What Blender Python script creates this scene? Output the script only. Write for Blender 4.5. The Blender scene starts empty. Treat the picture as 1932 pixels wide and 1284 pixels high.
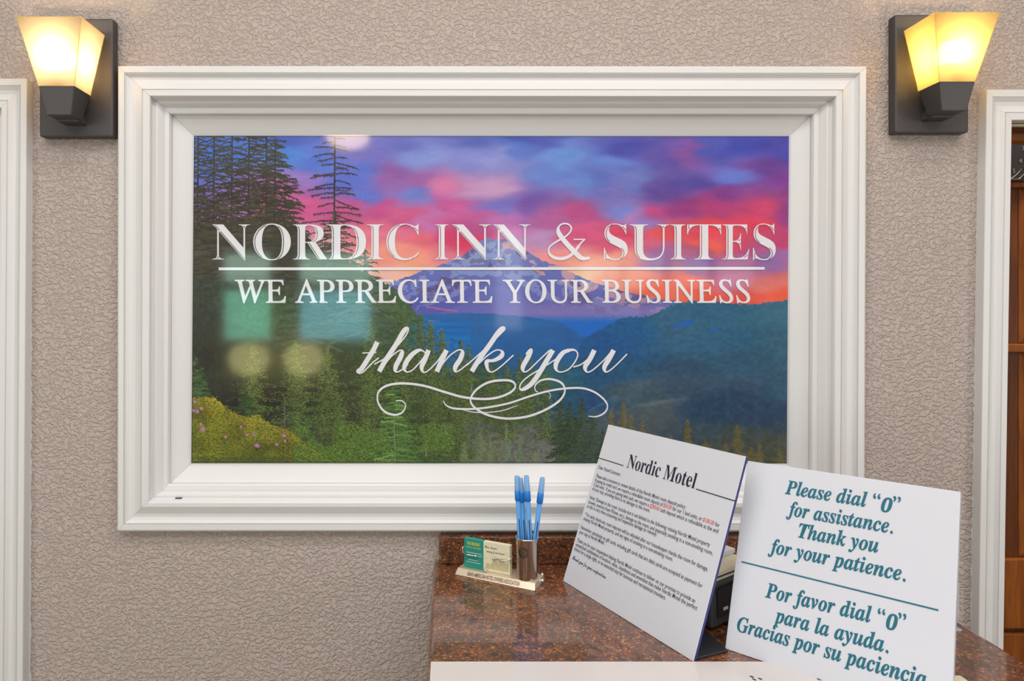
import bpy, bmesh, math, random
import numpy as np
from mathutils import Vector, Matrix

S = bpy.context.scene
COL = S.collection
F, CX, CY = 1250.0, 850.0, 591.0          # focal length and vanishing point of the wall normal, in photo pixels
CAMZ, D = 1.47, 1.077                      # eye height; distance eye to wall plane (wall front is y = 0)

# ---------------------------------------------------------------- camera, world, lights, exposure
cam = bpy.data.cameras.new('camera')
cam.sensor_width = 36.0
cam.lens = F * 36.0 / 1932.0
cam.shift_x = (966 - CX) / 1932.0
cam.shift_y = -(642 - CY) / 1932.0
cam.clip_start = 0.02
camo = bpy.data.objects.new('camera', cam)
COL.objects.link(camo)
camo.location = (0, -D, CAMZ)
camo.rotation_euler = (math.radians(90), 0, 0)
S.camera = camo

S.view_settings.view_transform = 'Standard'
S.view_settings.look = 'None'
S.view_settings.gamma = 1
S.view_settings.use_curve_mapping = False
S.view_settings.exposure = 0.08
try:
    S.cycles.use_denoising = True
    S.cycles.sample_clamp_indirect = 6
    S.cycles.max_bounces = 10
    S.cycles.transparent_max_bounces = 12
except Exception:
    pass

w = bpy.data.worlds.new('world')
S.world = w
w.use_nodes = True
w.node_tree.nodes['Background'].inputs[0].default_value = (0.9, 0.95, 1.0, 1)
w.node_tree.nodes['Background'].inputs[1].default_value = 0.6


def area_light(name, loc, size, power, color, target):
    l = bpy.data.lights.new(name, 'AREA')
    l.shape = 'RECTANGLE'
    l.size, l.size_y = size
    l.energy = power
    l.color = color
    o = bpy.data.objects.new(name, l)
    o.location = loc
    o.rotation_euler = (Vector(target) - Vector(loc)).to_track_quat('-Z', 'Y').to_euler()
    COL.objects.link(o)
    return o


area_light('ceiling_light_panel', (0.2, -0.85, 2.66), (1.9, 0.28), 14, (1.0, 0.96, 0.92), (0.2, -0.45, 0))
area_light('lobby_light', (0.2, -1.75, 2.66), (3.2, 0.8), 46, (0.93, 0.97, 1.0), (0.1, -2.2, 0.0))
area_light('side_fill_light', (-2.36, -2.3, 1.35), (2.0, 1.5), 32, (0.93, 0.97, 1.0), (0.2, -0.2, 1.2))  # added soft fill at the left wall, which has no window
area_light('side_fill_light', (2.76, -2.1, 1.35), (1.3, 1.4), 30, (0.95, 0.97, 1.0), (0.1, -0.2, 1.2))  # matching added fill on the right, also without a window
area_light('back_room_light', (1.5, 0.35, 2.4), (0.5, 0.2), 14, (1.0, 0.9, 0.78), (1.5, 1.2, 1.0))

# ---------------------------------------------------------------- helpers


def P(px, py, d):
    """point seen at photo pixel (px, py) at distance d in front of the eye"""
    return Vector(((px - CX) * d / F, d - D, CAMZ + (CY - py) * d / F))


def lin(c):
    c = np.asarray(c, float) / 255.0
    return np.where(c <= 0.04045, c / 12.92, ((c + 0.055) / 1.055) ** 2.4)


def rgb(*c):
    v = lin(c)
    return (float(v[0]), float(v[1]), float(v[2]), 1.0)


def mat(name, color, rough=0.5, metal=0.0, spec=0.5, coat=0.0, coat_rough=0.05, trans=0.0, ior=1.45):
    m = bpy.data.materials.new(name)
    m.use_nodes = True
    b = m.node_tree.nodes['Principled BSDF']
    b.inputs['Base Color'].default_value = color
    b.inputs['Roughness'].default_value = rough
    b.inputs['Metallic'].default_value = metal
    b.inputs['Specular IOR Level'].default_value = spec
    b.inputs['Coat Weight'].default_value = coat
    b.inputs['Coat Roughness'].default_value = coat_rough
    b.inputs['Transmission Weight'].default_value = trans
    b.inputs['IOR'].default_value = ior
    return m


def nd(m, t, **kw):
    n = m.node_tree.nodes.new(t)
    for k, v in kw.items():
        if k.startswith('i_'):
            n.inputs[k[2:].replace('_', ' ')].default_value = v
        else:
            setattr(n, k, v)
    return n


def lk(m, a, b):
    m.node_tree.links.new(a, b)


def bsdf(m):
    return m.node_tree.nodes['Principled BSDF']


def ramp(m, stops, interp='LINEAR'):
    r = nd(m, 'ShaderNodeValToRGB')
    cr = r.color_ramp
    cr.interpolation = interp
    while len(cr.elements) < len(stops):
        cr.elements.new(0.5)
    for e, (p, c) in zip(cr.elements, stops):
        e.position = p
        e.color = c if len(c) == 4 else (*c, 1)
    return r


def noise_rough_bump(m, scale, strength, dist, detail=3.0, tint=0.0):
    tc = nd(m, 'ShaderNodeTexCoord')
    n = nd(m, 'ShaderNodeTexNoise')
    n.inputs['Scale'].default_value = scale
    n.inputs['Detail'].default_value = detail
    lk(m, tc.outputs['Object'], n.inputs['Vector'])
    b = nd(m, 'ShaderNodeBump')
    b.inputs['Strength'].default_value = strength
    b.inputs['Distance'].default_value = dist
    lk(m, n.outputs['Fac'], b.inputs['Height'])
    lk(m, b.outputs['Normal'], bsdf(m).inputs['Normal'])
    if tint:
        hs = nd(m, 'ShaderNodeHueSaturation')
        hs.inputs['Color'].default_value = bsdf(m).inputs['Base Color'].default_value
        mr = nd(m, 'ShaderNodeMapRange')
        mr.inputs['To Min'].default_value = 1 - tint
        mr.inputs['To Max'].default_value = 1 + tint
        lk(m, n.outputs['Fac'], mr.inputs['Value'])
        lk(m, mr.outputs['Result'], hs.inputs['Value'])
        lk(m, hs.outputs['Color'], bsdf(m).inputs['Base Color'])
    return m


# wall: knock-down plaster
def wall_material():
    m = mat('taupe_plaster', rgb(186, 171, 164), 0.75, spec=0.3)
    tc = nd(m, 'ShaderNodeTexCoord')
    mp = nd(m, 'ShaderNodeMapping')
    mp.inputs['Scale'].default_value = (1, 1, 1.25)
    lk(m, tc.outputs['Object'], mp.inputs['Vector'])
    n1 = nd(m, 'ShaderNodeTexNoise')
    n1.inputs['Scale'].default_value = 140
    n1.inputs['Detail'].default_value = 2.5
    n1.inputs['Roughness'].default_value = 0.62
    n1.inputs['Distortion'].default_value = 0.5
    lk(m, mp.outputs[0], n1.inputs['Vector'])
    r = ramp(m, [(0.40, (0, 0, 0)), (0.50, (0.55, 0.55, 0.55)), (0.56, (1, 1, 1))])
    lk(m, n1.outputs['Fac'], r.inputs['Fac'])
    n2 = nd(m, 'ShaderNodeTexNoise')
    n2.inputs['Scale'].default_value = 300
    n2.inputs['Detail'].default_value = 2
    lk(m, mp.outputs[0], n2.inputs['Vector'])
    mx = nd(m, 'ShaderNodeMath', operation='MULTIPLY_ADD')
    mx.inputs[1].default_value = 0.25
    lk(m, n2.outputs['Fac'], mx.inputs[0])
    lk(m, r.outputs['Color'], mx.inputs[2])
    b = nd(m, 'ShaderNodeBump')
    b.inputs['Strength'].default_value = 0.9
    b.inputs['Distance'].default_value = 0.0019
    lk(m, mx.outputs[0], b.inputs['Height'])
    lk(m, b.outputs['Normal'], bsdf(m).inputs['Normal'])
    return m


def granite_material():
    m = mat('brown_granite', rgb(95, 55, 40), 0.22, spec=0.5, coat=0.6, coat_rough=0.04)
    tc = nd(m, 'ShaderNodeTexCoord')
    v = nd(m, 'ShaderNodeTexVoronoi')
    v.inputs['Scale'].default_value = 430
    lk(m, tc.outputs['Object'], v.inputs['Vector'])
    sp = nd(m, 'ShaderNodeSeparateColor')
    lk(m, v.outputs['Color'], sp.inputs[0])
    r = ramp(m, [(0.0, rgb(70, 52, 44)[:3]), (0.16, rgb(94, 61, 44)[:3]), (0.36, rgb(118, 74, 50)[:3]),
                 (0.62, rgb(100, 65, 50)[:3]), (0.82, rgb(134, 88, 56)[:3]), (0.94, rgb(170, 124, 72)[:3])], 'CONSTANT')
    lk(m, sp.outputs[0], r.inputs['Fac'])
    v2 = nd(m, 'ShaderNodeTexVoronoi')
    v2.inputs['Scale'].default_value = 120
    lk(m, tc.outputs['Object'], v2.inputs['Vector'])
    sp2 = nd(m, 'ShaderNodeSeparateColor')
    lk(m, v2.outputs['Color'], sp2.inputs[0])
    r2 = ramp(m, [(0.0, (0.5, 0.5, 0.55)), (0.06, (0.9, 0.88, 0.88)), (0.5, (1.1, 1.0, 0.95)), (0.95, (1.45, 1.35, 1.15))], 'CONSTANT')
    lk(m, sp2.outputs[1], r2.inputs['Fac'])
    n = nd(m, 'ShaderNodeTexNoise')
    n.inputs['Scale'].default_value = 28
    n.inputs['Detail'].default_value = 4
    lk(m, tc.outputs['Object'], n.inputs['Vector'])
    r3 = ramp(m, [(0.35, (0.72, 0.70, 0.74)), (0.65, (1.2, 1.08, 1.0))])
    lk(m, n.outputs['Fac'], r3.inputs['Fac'])
    a = nd(m, 'ShaderNodeMix', data_type='RGBA', blend_type='MULTIPLY')
    a.inputs['Factor'].default_value = 1
    lk(m, r.outputs['Color'], a.inputs['A'])
    lk(m, r2.outputs['Color'], a.inputs['B'])
    c = nd(m, 'ShaderNodeMix', data_type='RGBA', blend_type='MULTIPLY')
    c.inputs['Factor'].default_value = 1
    lk(m, a.outputs['Result'], c.inputs['A'])
    lk(m, r3.outputs['Color'], c.inputs['B'])
    lk(m, c.outputs['Result'], bsdf(m).inputs['Base Color'])
    return m


def wood_material(name, c1, c2, scale=6, axis='X'):
    m = mat(name, c1, 0.4, spec=0.4)
    tc = nd(m, 'ShaderNodeTexCoord')
    mp = nd(m, 'ShaderNodeMapping')
    mp.inputs['Scale'].default_value = (12, 12, 1.2)
    lk(m, tc.outputs['Object'], mp.inputs['Vector'])
    n = nd(m, 'ShaderNodeTexNoise')
    n.inputs['Scale'].default_value = scale
    n.inputs['Detail'].default_value = 5
    n.inputs['Distortion'].default_value = 0.8
    lk(m, mp.outputs[0], n.inputs['Vector'])
    r = ramp(m, [(0.3, c1[:3]), (0.7, c2[:3])])
    lk(m, n.outputs['Fac'], r.inputs['Fac'])
    lk(m, r.outputs['Color'], bsdf(m).inputs['Base Color'])
    return m


M = {}
M['wall'] = wall_material()
M['granite'] = granite_material()
M['trim'] = noise_rough_bump(mat('white_gloss_trim', rgb(218, 216, 216), 0.38, spec=0.45), 900, 0.05, 0.0004)
M['caulk'] = noise_rough_bump(mat('white_caulk', rgb(205, 208, 202), 0.8), 500, 0.6, 0.002)
M['bronze'] = noise_rough_bump(mat('dark_bronze', rgb(74, 70, 70), 0.42, metal=0.25, spec=0.5), 1400, 0.25, 0.0006, tint=0.12)
M['white'] = noise_rough_bump(mat('white_board', rgb(206, 206, 214), 0.45, spec=0.4), 800, 0.03, 0.0003)
M['edge_navy'] = noise_rough_bump(mat('navy_board_edge', rgb(52, 56, 120), 0.5), 500, 0.05, 0.0003)
M['ink'] = noise_rough_bump(mat('navy_ink', rgb(24, 24, 44), 0.6), 900, 0.02, 0.0001)
M['ink_grey'] = noise_rough_bump(mat('grey_ink', rgb(52, 54, 66), 0.6), 900, 0.02, 0.0001)
M['ink_red'] = noise_rough_bump(mat('red_ink', rgb(214, 70, 50), 0.6), 900, 0.02, 0.0001)
M['teal'] = noise_rough_bump(mat('teal_ink', rgb(6, 98, 118), 0.5), 900, 0.02, 0.0001)
M['steel'] = noise_rough_bump(mat('brushed_steel', rgb(196, 188, 178), 0.16, metal=1.0), 300, 0.05, 0.0004)
M['chrome'] = noise_rough_bump(mat('chrome', rgb(210, 208, 206), 0.08, metal=1.0), 200, 0.02, 0.0002)
M['champagne'] = noise_rough_bump(mat('champagne_metal', rgb(226, 208, 184), 0.28, metal=0.6), 600, 0.08, 0.0003)
M['engrave'] = noise_rough_bump(mat('engraved_brown', rgb(96, 64, 52), 0.6), 600, 0.05, 0.0003)
M['emblem'] = noise_rough_bump(mat('emblem_dark', rgb(70, 62, 58), 0.4, metal=0.3), 600, 0.05, 0.0003)
M['black'] = noise_rough_bump(mat('black_plastic', rgb(36, 37, 42), 0.35), 700, 0.15, 0.0006, tint=0.15)
M['greyplastic'] = noise_rough_bump(mat('charcoal_plastic', rgb(62, 64, 66), 0.4), 700, 0.2, 0.0006, tint=0.2)
M['cream'] = noise_rough_bump(mat('cream_paper', rgb(222, 212, 186), 0.7), 500, 0.1, 0.0005, tint=0.05)
M['mat_white'] = noise_rough_bump(mat('laminated_white', rgb(206, 198, 196), 0.25, spec=0.5, coat=0.4), 300, 0.02, 0.0003)
M['card_green'] = noise_rough_bump(mat('card_green', rgb(22, 138, 122), 0.5), 500, 0.02, 0.0002)
M['card_cream'] = noise_rough_bump(mat('card_cream', rgb(222, 214, 184), 0.5), 160, 0.05, 0.0002, tint=0.16)
M['card_edge'] = noise_rough_bump(mat('card_edge', rgb(206, 222, 200), 0.6), 900, 0.3, 0.0003, tint=0.12)
M['yellow_ink'] = noise_rough_bump(mat('yellow_ink', rgb(214, 206, 70), 0.6), 900, 0.02, 0.0001)
M['white_ink'] = noise_rough_bump(mat('white_ink', rgb(243, 240, 246), 0.6), 900, 0.02, 0.0001)
M['pen_cap'] = mat('pen_blue_clear', rgb(150, 196, 242), 0.25, trans=0.35, ior=1.2)
M['pen_solid'] = mat('pen_blue_solid', rgb(20, 122, 214), 0.3, coat=0.3)
M['pen_body'] = mat('pen_blue_body', rgb(104, 172, 236), 0.25, trans=0.25, ior=1.2)
M['pen_ink'] = mat('pen_ink_tube', rgb(30, 62, 110), 0.4)
for k in ('pen_cap', 'pen_solid', 'pen_body', 'pen_ink'):
    noise_rough_bump(M[k], 300, 0.02, 0.0002)
M['wood'] = wood_material('orange_brown_wood', rgb(120, 62, 18), rgb(160, 92, 30))
M['wood_dark'] = wood_material('dark_brown_wood', rgb(84, 42, 14), rgb(112, 60, 22))
M['ceiling'] = noise_rough_bump(mat('white_ceiling', rgb(235, 232, 226), 0.9), 150, 0.3, 0.002)
M['floor'] = noise_rough_bump(mat('beige_tile', rgb(176, 160, 140), 0.35), 8, 0.05, 0.002, tint=0.1)
M['lobby_wall'] = noise_rough_bump(mat('lobby_wall_tan', rgb(176, 164, 140), 0.8), 90, 0.3, 0.001)
M['yellow_fabric'] = noise_rough_bump(mat('yellow_fabric', rgb(226, 204, 92), 0.85), 400, 0.3, 0.001)
M['greyplastic_light'] = noise_rough_bump(mat('pale_grey_paint', rgb(120, 116, 112), 0.6), 500, 0.05, 0.0002)


def clear_mix(name, color, refl, rough):
    m = bpy.data.materials.new(name)
    m.use_nodes = True
    nt = m.node_tree
    nt.nodes.clear()
    out = nt.nodes.new('ShaderNodeOutputMaterial')
    mx = nt.nodes.new('ShaderNodeMixShader')
    tr = nt.nodes.new('ShaderNodeBsdfTransparent')
    tr.inputs[0].default_value = color
    gl = nt.nodes.new('ShaderNodeBsdfGlossy')
    gl.inputs['Roughness'].default_value = rough
    fr = nt.nodes.new('ShaderNodeFresnel')
    fr.inputs['IOR'].default_value = 1.5
    ad = nt.nodes.new('ShaderNodeMath')
    ad.operation = 'MULTIPLY'
    ad.inputs[1].default_value = refl
    ad.use_clamp = True
    nz = nt.nodes.new('ShaderNodeTexNoise')
    nz.inputs['Scale'].default_value = 30
    bm_ = nt.nodes.new('ShaderNodeBump')
    bm_.inputs['Strength'].default_value = 0.02
    bm_.inputs['Distance'].default_value = 0.0005
    nt.links.new(nz.outputs['Fac'], bm_.inputs['Height'])
    nt.links.new(bm_.outputs['Normal'], gl.inputs['Normal'])
    nt.links.new(fr.outputs[0], ad.inputs[0])
    nt.links.new(ad.outputs[0], mx.inputs[0])
    nt.links.new(tr.outputs[0], mx.inputs[1])
    nt.links.new(gl.outputs[0], mx.inputs[2])
    nt.links.new(mx.outputs[0], out.inputs[0])
    return m


M['glass'] = clear_mix('picture_glass', (0.96, 0.97, 0.97, 1), 2.3, 0.06)



def frosted(name, color, emis):
    m = bpy.data.materials.new(name)
    m.use_nodes = True
    nt = m.node_tree
    nt.nodes.clear()
    out = nt.nodes.new('ShaderNodeOutputMaterial')
    tl = nt.nodes.new('ShaderNodeBsdfTranslucent')
    tl.inputs[0].default_value = color
    df = nt.nodes.new('ShaderNodeBsdfDiffuse')
    df.inputs[0].default_value = color
    gl = nt.nodes.new('ShaderNodeBsdfGlossy')
    gl.inputs['Roughness'].default_value = 0.35
    tr = nt.nodes.new('ShaderNodeBsdfTransparent')
    tr.inputs[0].default_value = color
    m1 = nt.nodes.new('ShaderNodeMixShader')
    m1.inputs[0].default_value = 0.22
    m2 = nt.nodes.new('ShaderNodeMixShader')
    m2.inputs[0].default_value = 0.05
    m3 = nt.nodes.new('ShaderNodeMixShader')
    m3.inputs[0].default_value = emis
    nz = nt.nodes.new('ShaderNodeTexNoise')
    nz.inputs['Scale'].default_value = 500
    bu = nt.nodes.new('ShaderNodeBump')
    bu.inputs['Strength'].default_value = 0.1
    bu.inputs['Distance'].default_value = 0.0004
    nt.links.new(nz.outputs['Fac'], bu.inputs['Height'])
    nt.links.new(bu.outputs['Normal'], df.inputs['Normal'])
    nt.links.new(tl.outputs[0], m1.inputs[1])
    nt.links.new(df.outputs[0], m1.inputs[2])
    nt.links.new(m1.outputs[0], m2.inputs[1])
    nt.links.new(gl.outputs[0], m2.inputs[2])
    nt.links.new(m2.outputs[0], m3.inputs[1])
    nt.links.new(tr.outputs[0], m3.inputs[2])
    nt.links.new(m3.outputs[0], out.inputs[0])
    return m


def emitter(name, color, strength):
    m = bpy.data.materials.new(name)
    m.use_nodes = True
    nt = m.node_tree
    nt.nodes.clear()
    out = nt.nodes.new('ShaderNodeOutputMaterial')
    e = nt.nodes.new('ShaderNodeEmission')
    e.inputs[0].default_value = (*color[:3], 1)
    e.inputs[1].default_value = strength
    nt.links.new(e.outputs[0], out.inputs[0])
    return m


M['acrylic'] = frosted('milky_acrylic', (0.90, 0.91, 0.96, 1), 0.2)
M['frost_peach'] = frosted('frosted_glass_peach', (0.33, 0.265, 0.175, 1), 0.12)
M['frost_amber'] = frosted('frosted_glass_amber', (0.36, 0.275, 0.095, 1), 0.12)
M['frost_edge'] = frosted('frosted_glass_edge', (1.0, 0.90, 0.55, 1), 0.45)


def bm_new():
    return bmesh.new()


def finish(name, bm, m, parent=None, smooth=False, bevel=0.0, seg=2, loc=None):
    me = bpy.data.meshes.new(name)
    bmesh.ops.recalc_face_normals(bm, faces=bm.faces)
    bm.to_mesh(me)
    bm.free()
    ms = m if isinstance(m, (list, tuple)) else [m]
    for k in ms:
        me.materials.append(k)
    if smooth:
        for p in me.polygons:
            p.use_smooth = True
    o = bpy.data.objects.new(name, me)
    COL.objects.link(o)
    if bevel:
        b = o.modifiers.new('bevel', 'BEVEL')
        b.width = bevel
        b.segments = seg
        b.limit_method = 'ANGLE'
        b.angle_limit = math.radians(35)
    if parent is not None:
        o.parent = parent
        o.matrix_parent_inverse = Matrix.Translation(-parent.location)
    return o


def add_box(bm, x0, x1, y0, y1, z0, z1, mi=0):
    v = [bm.verts.new(p) for p in ((x0, y0, z0), (x1, y0, z0), (x1, y1, z0), (x0, y1, z0),
                                   (x0, y0, z1), (x1, y0, z1), (x1, y1, z1), (x0, y1, z1))]
    for f in ((0, 1, 2, 3), (4, 5, 6, 7), (0, 1, 5, 4), (1, 2, 6, 5), (2, 3, 7, 6), (3, 0, 4, 7)):
        bm.faces.new([v[i] for i in f]).material_index = mi
    return v


def add_hexa(bm, p8, mi=0):
    v = [bm.verts.new(p) for p in p8]
    for f in ((0, 1, 2, 3), (4, 5, 6, 7), (0, 1, 5, 4), (1, 2, 6, 5), (2, 3, 7, 6), (3, 0, 4, 7)):
        bm.faces.new([v[i] for i in f]).material_index = mi
    return v


def add_tube(bm, pts, r, n=12, cap=True, mi=0):
    """tube through pts; r is a number or a list"""
    pts = [Vector(p) for p in pts]
    rs = r if isinstance(r, (list, tuple)) else [r] * len(pts)
    rings = []
    up = Vector((0.3, 0.5, 0.81)).normalized()
    for i, p in enumerate(pts):
        t = (pts[min(i + 1, len(pts) - 1)] - pts[max(i - 1, 0)]).normalized()
        a = t.cross(up)
        if a.length < 1e-4:
            a = t.cross(Vector((1, 0, 0)))
        a.normalize()
        b = t.cross(a).normalized()
        rings.append([bm.verts.new(p + (a * math.cos(2 * math.pi * k / n) + b * math.sin(2 * math.pi * k / n)) * rs[i]) for k in range(n)])
    for i in range(len(rings) - 1):
        for k in range(n):
            bm.faces.new((rings[i][k], rings[i][(k + 1) % n], rings[i + 1][(k + 1) % n], rings[i + 1][k])).material_index = mi
    if cap:
        bm.faces.new(rings[0]).material_index = mi
        bm.faces.new(rings[-1][::-1]).material_index = mi
    return rings


def add_ball(bm, c, r, seg=16, mi=0):
    res = bmesh.ops.create_uvsphere(bm, u_segments=seg, v_segments=seg // 2, radius=r, matrix=Matrix.Translation(Vector(c)))
    for v in res['verts']:
        for f in v.link_faces:
            f.smooth = True
            f.material_index = mi


def add_lathe(bm, prof, c, n=32, mi=0, T=None):
    """prof list of (radius, height) around vertical axis at c"""
    rings = []
    for r, h in prof:
        rings.append([bm.verts.new(Vector(c) + Vector((r * math.cos(2 * math.pi * k / n), r * math.sin(2 * math.pi * k / n), h))) for k in range(n)])
    for i in range(len(rings) - 1):
        for k in range(n):
            f = bm.faces.new((rings[i][k], rings[i][(k + 1) % n], rings[i + 1][(k + 1) % n], rings[i + 1][k]))
            f.material_index = mi
            f.smooth = True
    return rings


def empty(name, loc, label, cat, group=None):
    o = bpy.data.objects.new(name, None)
    o.empty_display_size = 0.05
    o.location = loc
    COL.objects.link(o)
    o['label'] = label
    o['category'] = cat
    if group:
        o['group'] = group
    return o


def tag(o, label, cat, group=None):
    o['label'] = label
    o['category'] = cat
    if group:
        o['group'] = group
    return o


def struct(o):
    o['kind'] = 'structure'
    return o


# ---------------------------------------------------------------- text as flat printed shapes
def glyphs(s, style):
    U = {'bold': (0x1D400, 0x1D41A), 'bi': (0x1D468, 0x1D482), 'it': (0x1D434, 0x1D44E), 'script': (0x1D4D0, 0x1D4EA)}.get(style)
    if not U:
        return s
    out = []
    for c in s:
        if 'A' <= c <= 'Z':
            out.append(chr(U[0] + ord(c) - 65))
        elif 'a' <= c <= 'z' and not (style == 'it' and c == 'h'):
            out.append(chr(U[1] + ord(c) - 97))
        elif '0' <= c <= '9' and style in ('bold', 'bi'):
            out.append(chr(0x1D7CE + ord(c) - 48))
        else:
            out.append(c)
    return ''.join(out)


def text_geo(s, style='sans', offset=0.0, spacing=1.0, red=(), shear=0.0, res=3):
    """returns verts (n,2), faces, material indices, of the text laid flat, baseline at 0"""
    c = bpy.data.curves.new('lettering_source', 'FONT')
    c.body = glyphs(s, style)
    c.offset = offset
    c.space_character = spacing
    c.resolution_u = res
    for a, b in red:
        for i in range(a, b):
            c.body_format[i].material_index = 1
    o = bpy.data.objects.new('lettering_source', c)
    COL.objects.link(o)
    c.materials.append(None)
    c.materials.append(None)
    dg = bpy.context.evaluated_depsgraph_get()
    me = bpy.data.meshes.new_from_object(o.evaluated_get(dg))
    v = np.zeros(len(me.vertices) * 3)
    me.vertices.foreach_get('co', v)
    v = v.reshape(-1, 3)[:, :2].copy()
    v[:, 0] += shear * v[:, 1]
    f = [tuple(p.vertices) for p in me.polygons]
    mi = [p.material_index for p in me.polygons]
    bpy.data.objects.remove(o)
    bpy.data.curves.remove(c)
    bpy.data.meshes.remove(me)
    return v, f, mi


def build_flat(name, pieces, mats, parent):
    """pieces: list of (verts3d list, faces, material index list) -> one mesh object"""
    V, Fc, MI = [], [], []
    for v, f, mi in pieces:
        b = len(V)
        V.extend([tuple(p) for p in v])
        Fc.extend([tuple(i + b for i in q) for q in f])
        MI.extend(mi)
    me = bpy.data.meshes.new(name)
    me.from_pydata(V, [], Fc)
    for m in mats:
        me.materials.append(m)
    me.polygons.foreach_set('material_index', MI)
    o = bpy.data.objects.new(name, me)
    COL.objects.link(o)
    if parent is not None:
        o.parent = parent
        o.matrix_parent_inverse = Matrix.Translation(-parent.location)
    return o


def catmull(pts, n=8):
    pts = [np.array(p, float) for p in pts]
    p = [2 * pts[0] - pts[1]] + pts + [2 * pts[-1] - pts[-2]]
    out = []
    for i in range(1, len(p) - 2):
        for k in range(n):
            t = k / n
            out.append(0.5 * (2 * p[i] + (p[i + 1] - p[i - 1]) * t + (2 * p[i - 1] - 5 * p[i] + 4 * p[i + 1] - p[i + 2]) * t * t
                              + (3 * p[i] - p[i - 1] - 3 * p[i + 1] + p[i + 2]) * t ** 3))
    out.append(pts[-1])
    return np.array(out)


def ribbon(pts, hw):
    """pts (n,2) and half widths -> 2-D strip"""
    pts = np.array(pts)
    t = np.gradient(pts, axis=0)
    t /= np.linalg.norm(t, axis=1)[:, None] + 1e-9
    nrm = np.stack([-t[:, 1], t[:, 0]], 1)
    a, b = pts + nrm * np.array(hw)[:, None], pts - nrm * np.array(hw)[:, None]
    n = len(pts)
    v = np.concatenate([a, b])
    f = [(i, i + 1, n + i + 1, n + i) for i in range(n - 1)]
    return v, f


# ---------------------------------------------------------------- mural geometry mapping
DM = D + 0.030
MC = [(366, 256), (1488.5, 257), (1484.5, 874), (361, 873.5)]          # TL TR BR BL of the print in the photo


def mural_pt(px, py, off=0.0):
    """photo pixel -> point on the print plane, moved off metres towards the room"""
    p = P(px, py, DM)
    return Vector((p.x, p.y - off, p.z))


# ================================================================ STRUCTURE
Y0, Y1 = 0.0, 0.13


def wall_front():
    bm = bm_new()
    hx0, hx1 = P(292, 300, D).x, P(1563, 300, D).x
    hz1, hz0 = P(400, 192, D).z, P(400, 940, D).z
    dx0, dz1 = P(1880, 300, D).x, P(1900, 220, D).z
    dx1 = dx0 + 0.82
    add_box(bm, -2.4, hx0, Y0, Y1, 0, 2.7)
    add_box(bm, hx0, hx1, Y0, Y1, 0, hz0)
    add_box(bm, hx0, hx1, Y0, Y1, hz1, 2.7)
    add_box(bm, hx1, dx0, Y0, Y1, 0, 2.7)
    add_box(bm, dx0, dx1, Y0, Y1, dz1, 2.7)
    add_box(bm, dx1, 2.8, Y0, Y1, 0, 2.7)
    return struct(finish('wall_front', bm, M['wall']))


wall_front()
for nm, box, m in (('wall_left', (-2.52, -2.4, -5.2, 0.13, 0, 2.7), M['lobby_wall']),
                   ('wall_right', (2.8, 2.92, -5.2, 1.6, 0, 2.7), M['lobby_wall']),
                   ('wall_far', (0.5, 2.8, 1.5, 1.6, 0, 2.7), M['lobby_wall']),
                   ('wall_side', (0.4, 0.5, 0.13, 1.6, 0, 2.7), M['lobby_wall']),
                   ('ceiling', (-2.52, 2.92, -5.2, 1.6, 2.7, 2.8), M['ceiling']),
                   ('floor', (-2.52, 2.92, -5.2, 1.6, -0.1, 0.0), M['floor'])):
    bm = bm_new()
    add_box(bm, *box)
    struct(finish(nm, bm, m))

# back wall of the lobby with two windows (seen only mirrored in the picture glass)
TB = 5.0 + D + 0.02


def mir(px, py, T=TB):
    """place in the lobby that mirrors to photo pixel (px, py); T = path length"""
    return ((px - CX) * T / F, -(T - D - 0.03) + 0.0, CAMZ + (CY - py) * T / F)


bm = bm_new()
wins = [(412, 516, 470, 648), (556, 706, 470, 648)]
xs = [mir(a, 0)[0] for wnd in wins for a in wnd[:2]]
zt, zb = mir(0, wins[0][2])[2], mir(0, wins[0][3])[2]
yb = -5.1
add_box(bm, -2.4, xs[0], yb, yb + 0.1, 0, 2.7)
add_box(bm, xs[1], xs[2], yb, yb + 0.1, zb, zt)
add_box(bm, xs[3], 2.8, yb, yb + 0.1, 0, 2.7)
add_box(bm, xs[0], xs[3], yb, yb + 0.1, 0, zb)
add_box(bm, xs[0], xs[3], yb, yb + 0.1, zt, 2.7)
struct(finish('wall_back', bm, M['lobby_wall']))
skym = [emitter('daylight_green', (0.30, 0.85, 0.60), 4.0), emitter('daylight_cyan', (0.28, 0.75, 0.85), 4.0)]
pale = emitter('daylight_pale', (0.62, 1.0, 0.82), 3.2)
for i in range(2):
    x0, x1 = xs[2 * i], xs[2 * i + 1]
    zm = mir(0, 548)[2]
    bm = bm_new()
    fw = 0.04
    add_box(bm, x0, x0 + fw, yb + 0.02, yb + 0.11, zb, zt)
    add_box(bm, x1 - fw, x1, yb + 0.02, yb + 0.11, zb, zt)
    add_box(bm, x0 + fw, x1 - fw, yb + 0.02, yb + 0.11, zb, zb + fw)
    add_box(bm, x0 + fw, x1 - fw, yb + 0.02, yb + 0.11, zt - fw, zt)
    add_box(bm, x0 + fw, x1 - fw, yb + 0.02, yb + 0.11, zm, zm + 0.09)
    wf = struct(finish('window_%d' % (i + 1), bm, M['trim']))
    for nm, a, b, mm in (('pane', zb + fw, zm, skym[i]), ('pane', zm + 0.09, zt - fw, pale)):
        bm = bm_new()
        add_box(bm, x0 + fw, x1 - fw, yb + 0.04, yb + 0.05, a, b)
        finish(nm, bm, mm, wf)

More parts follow.
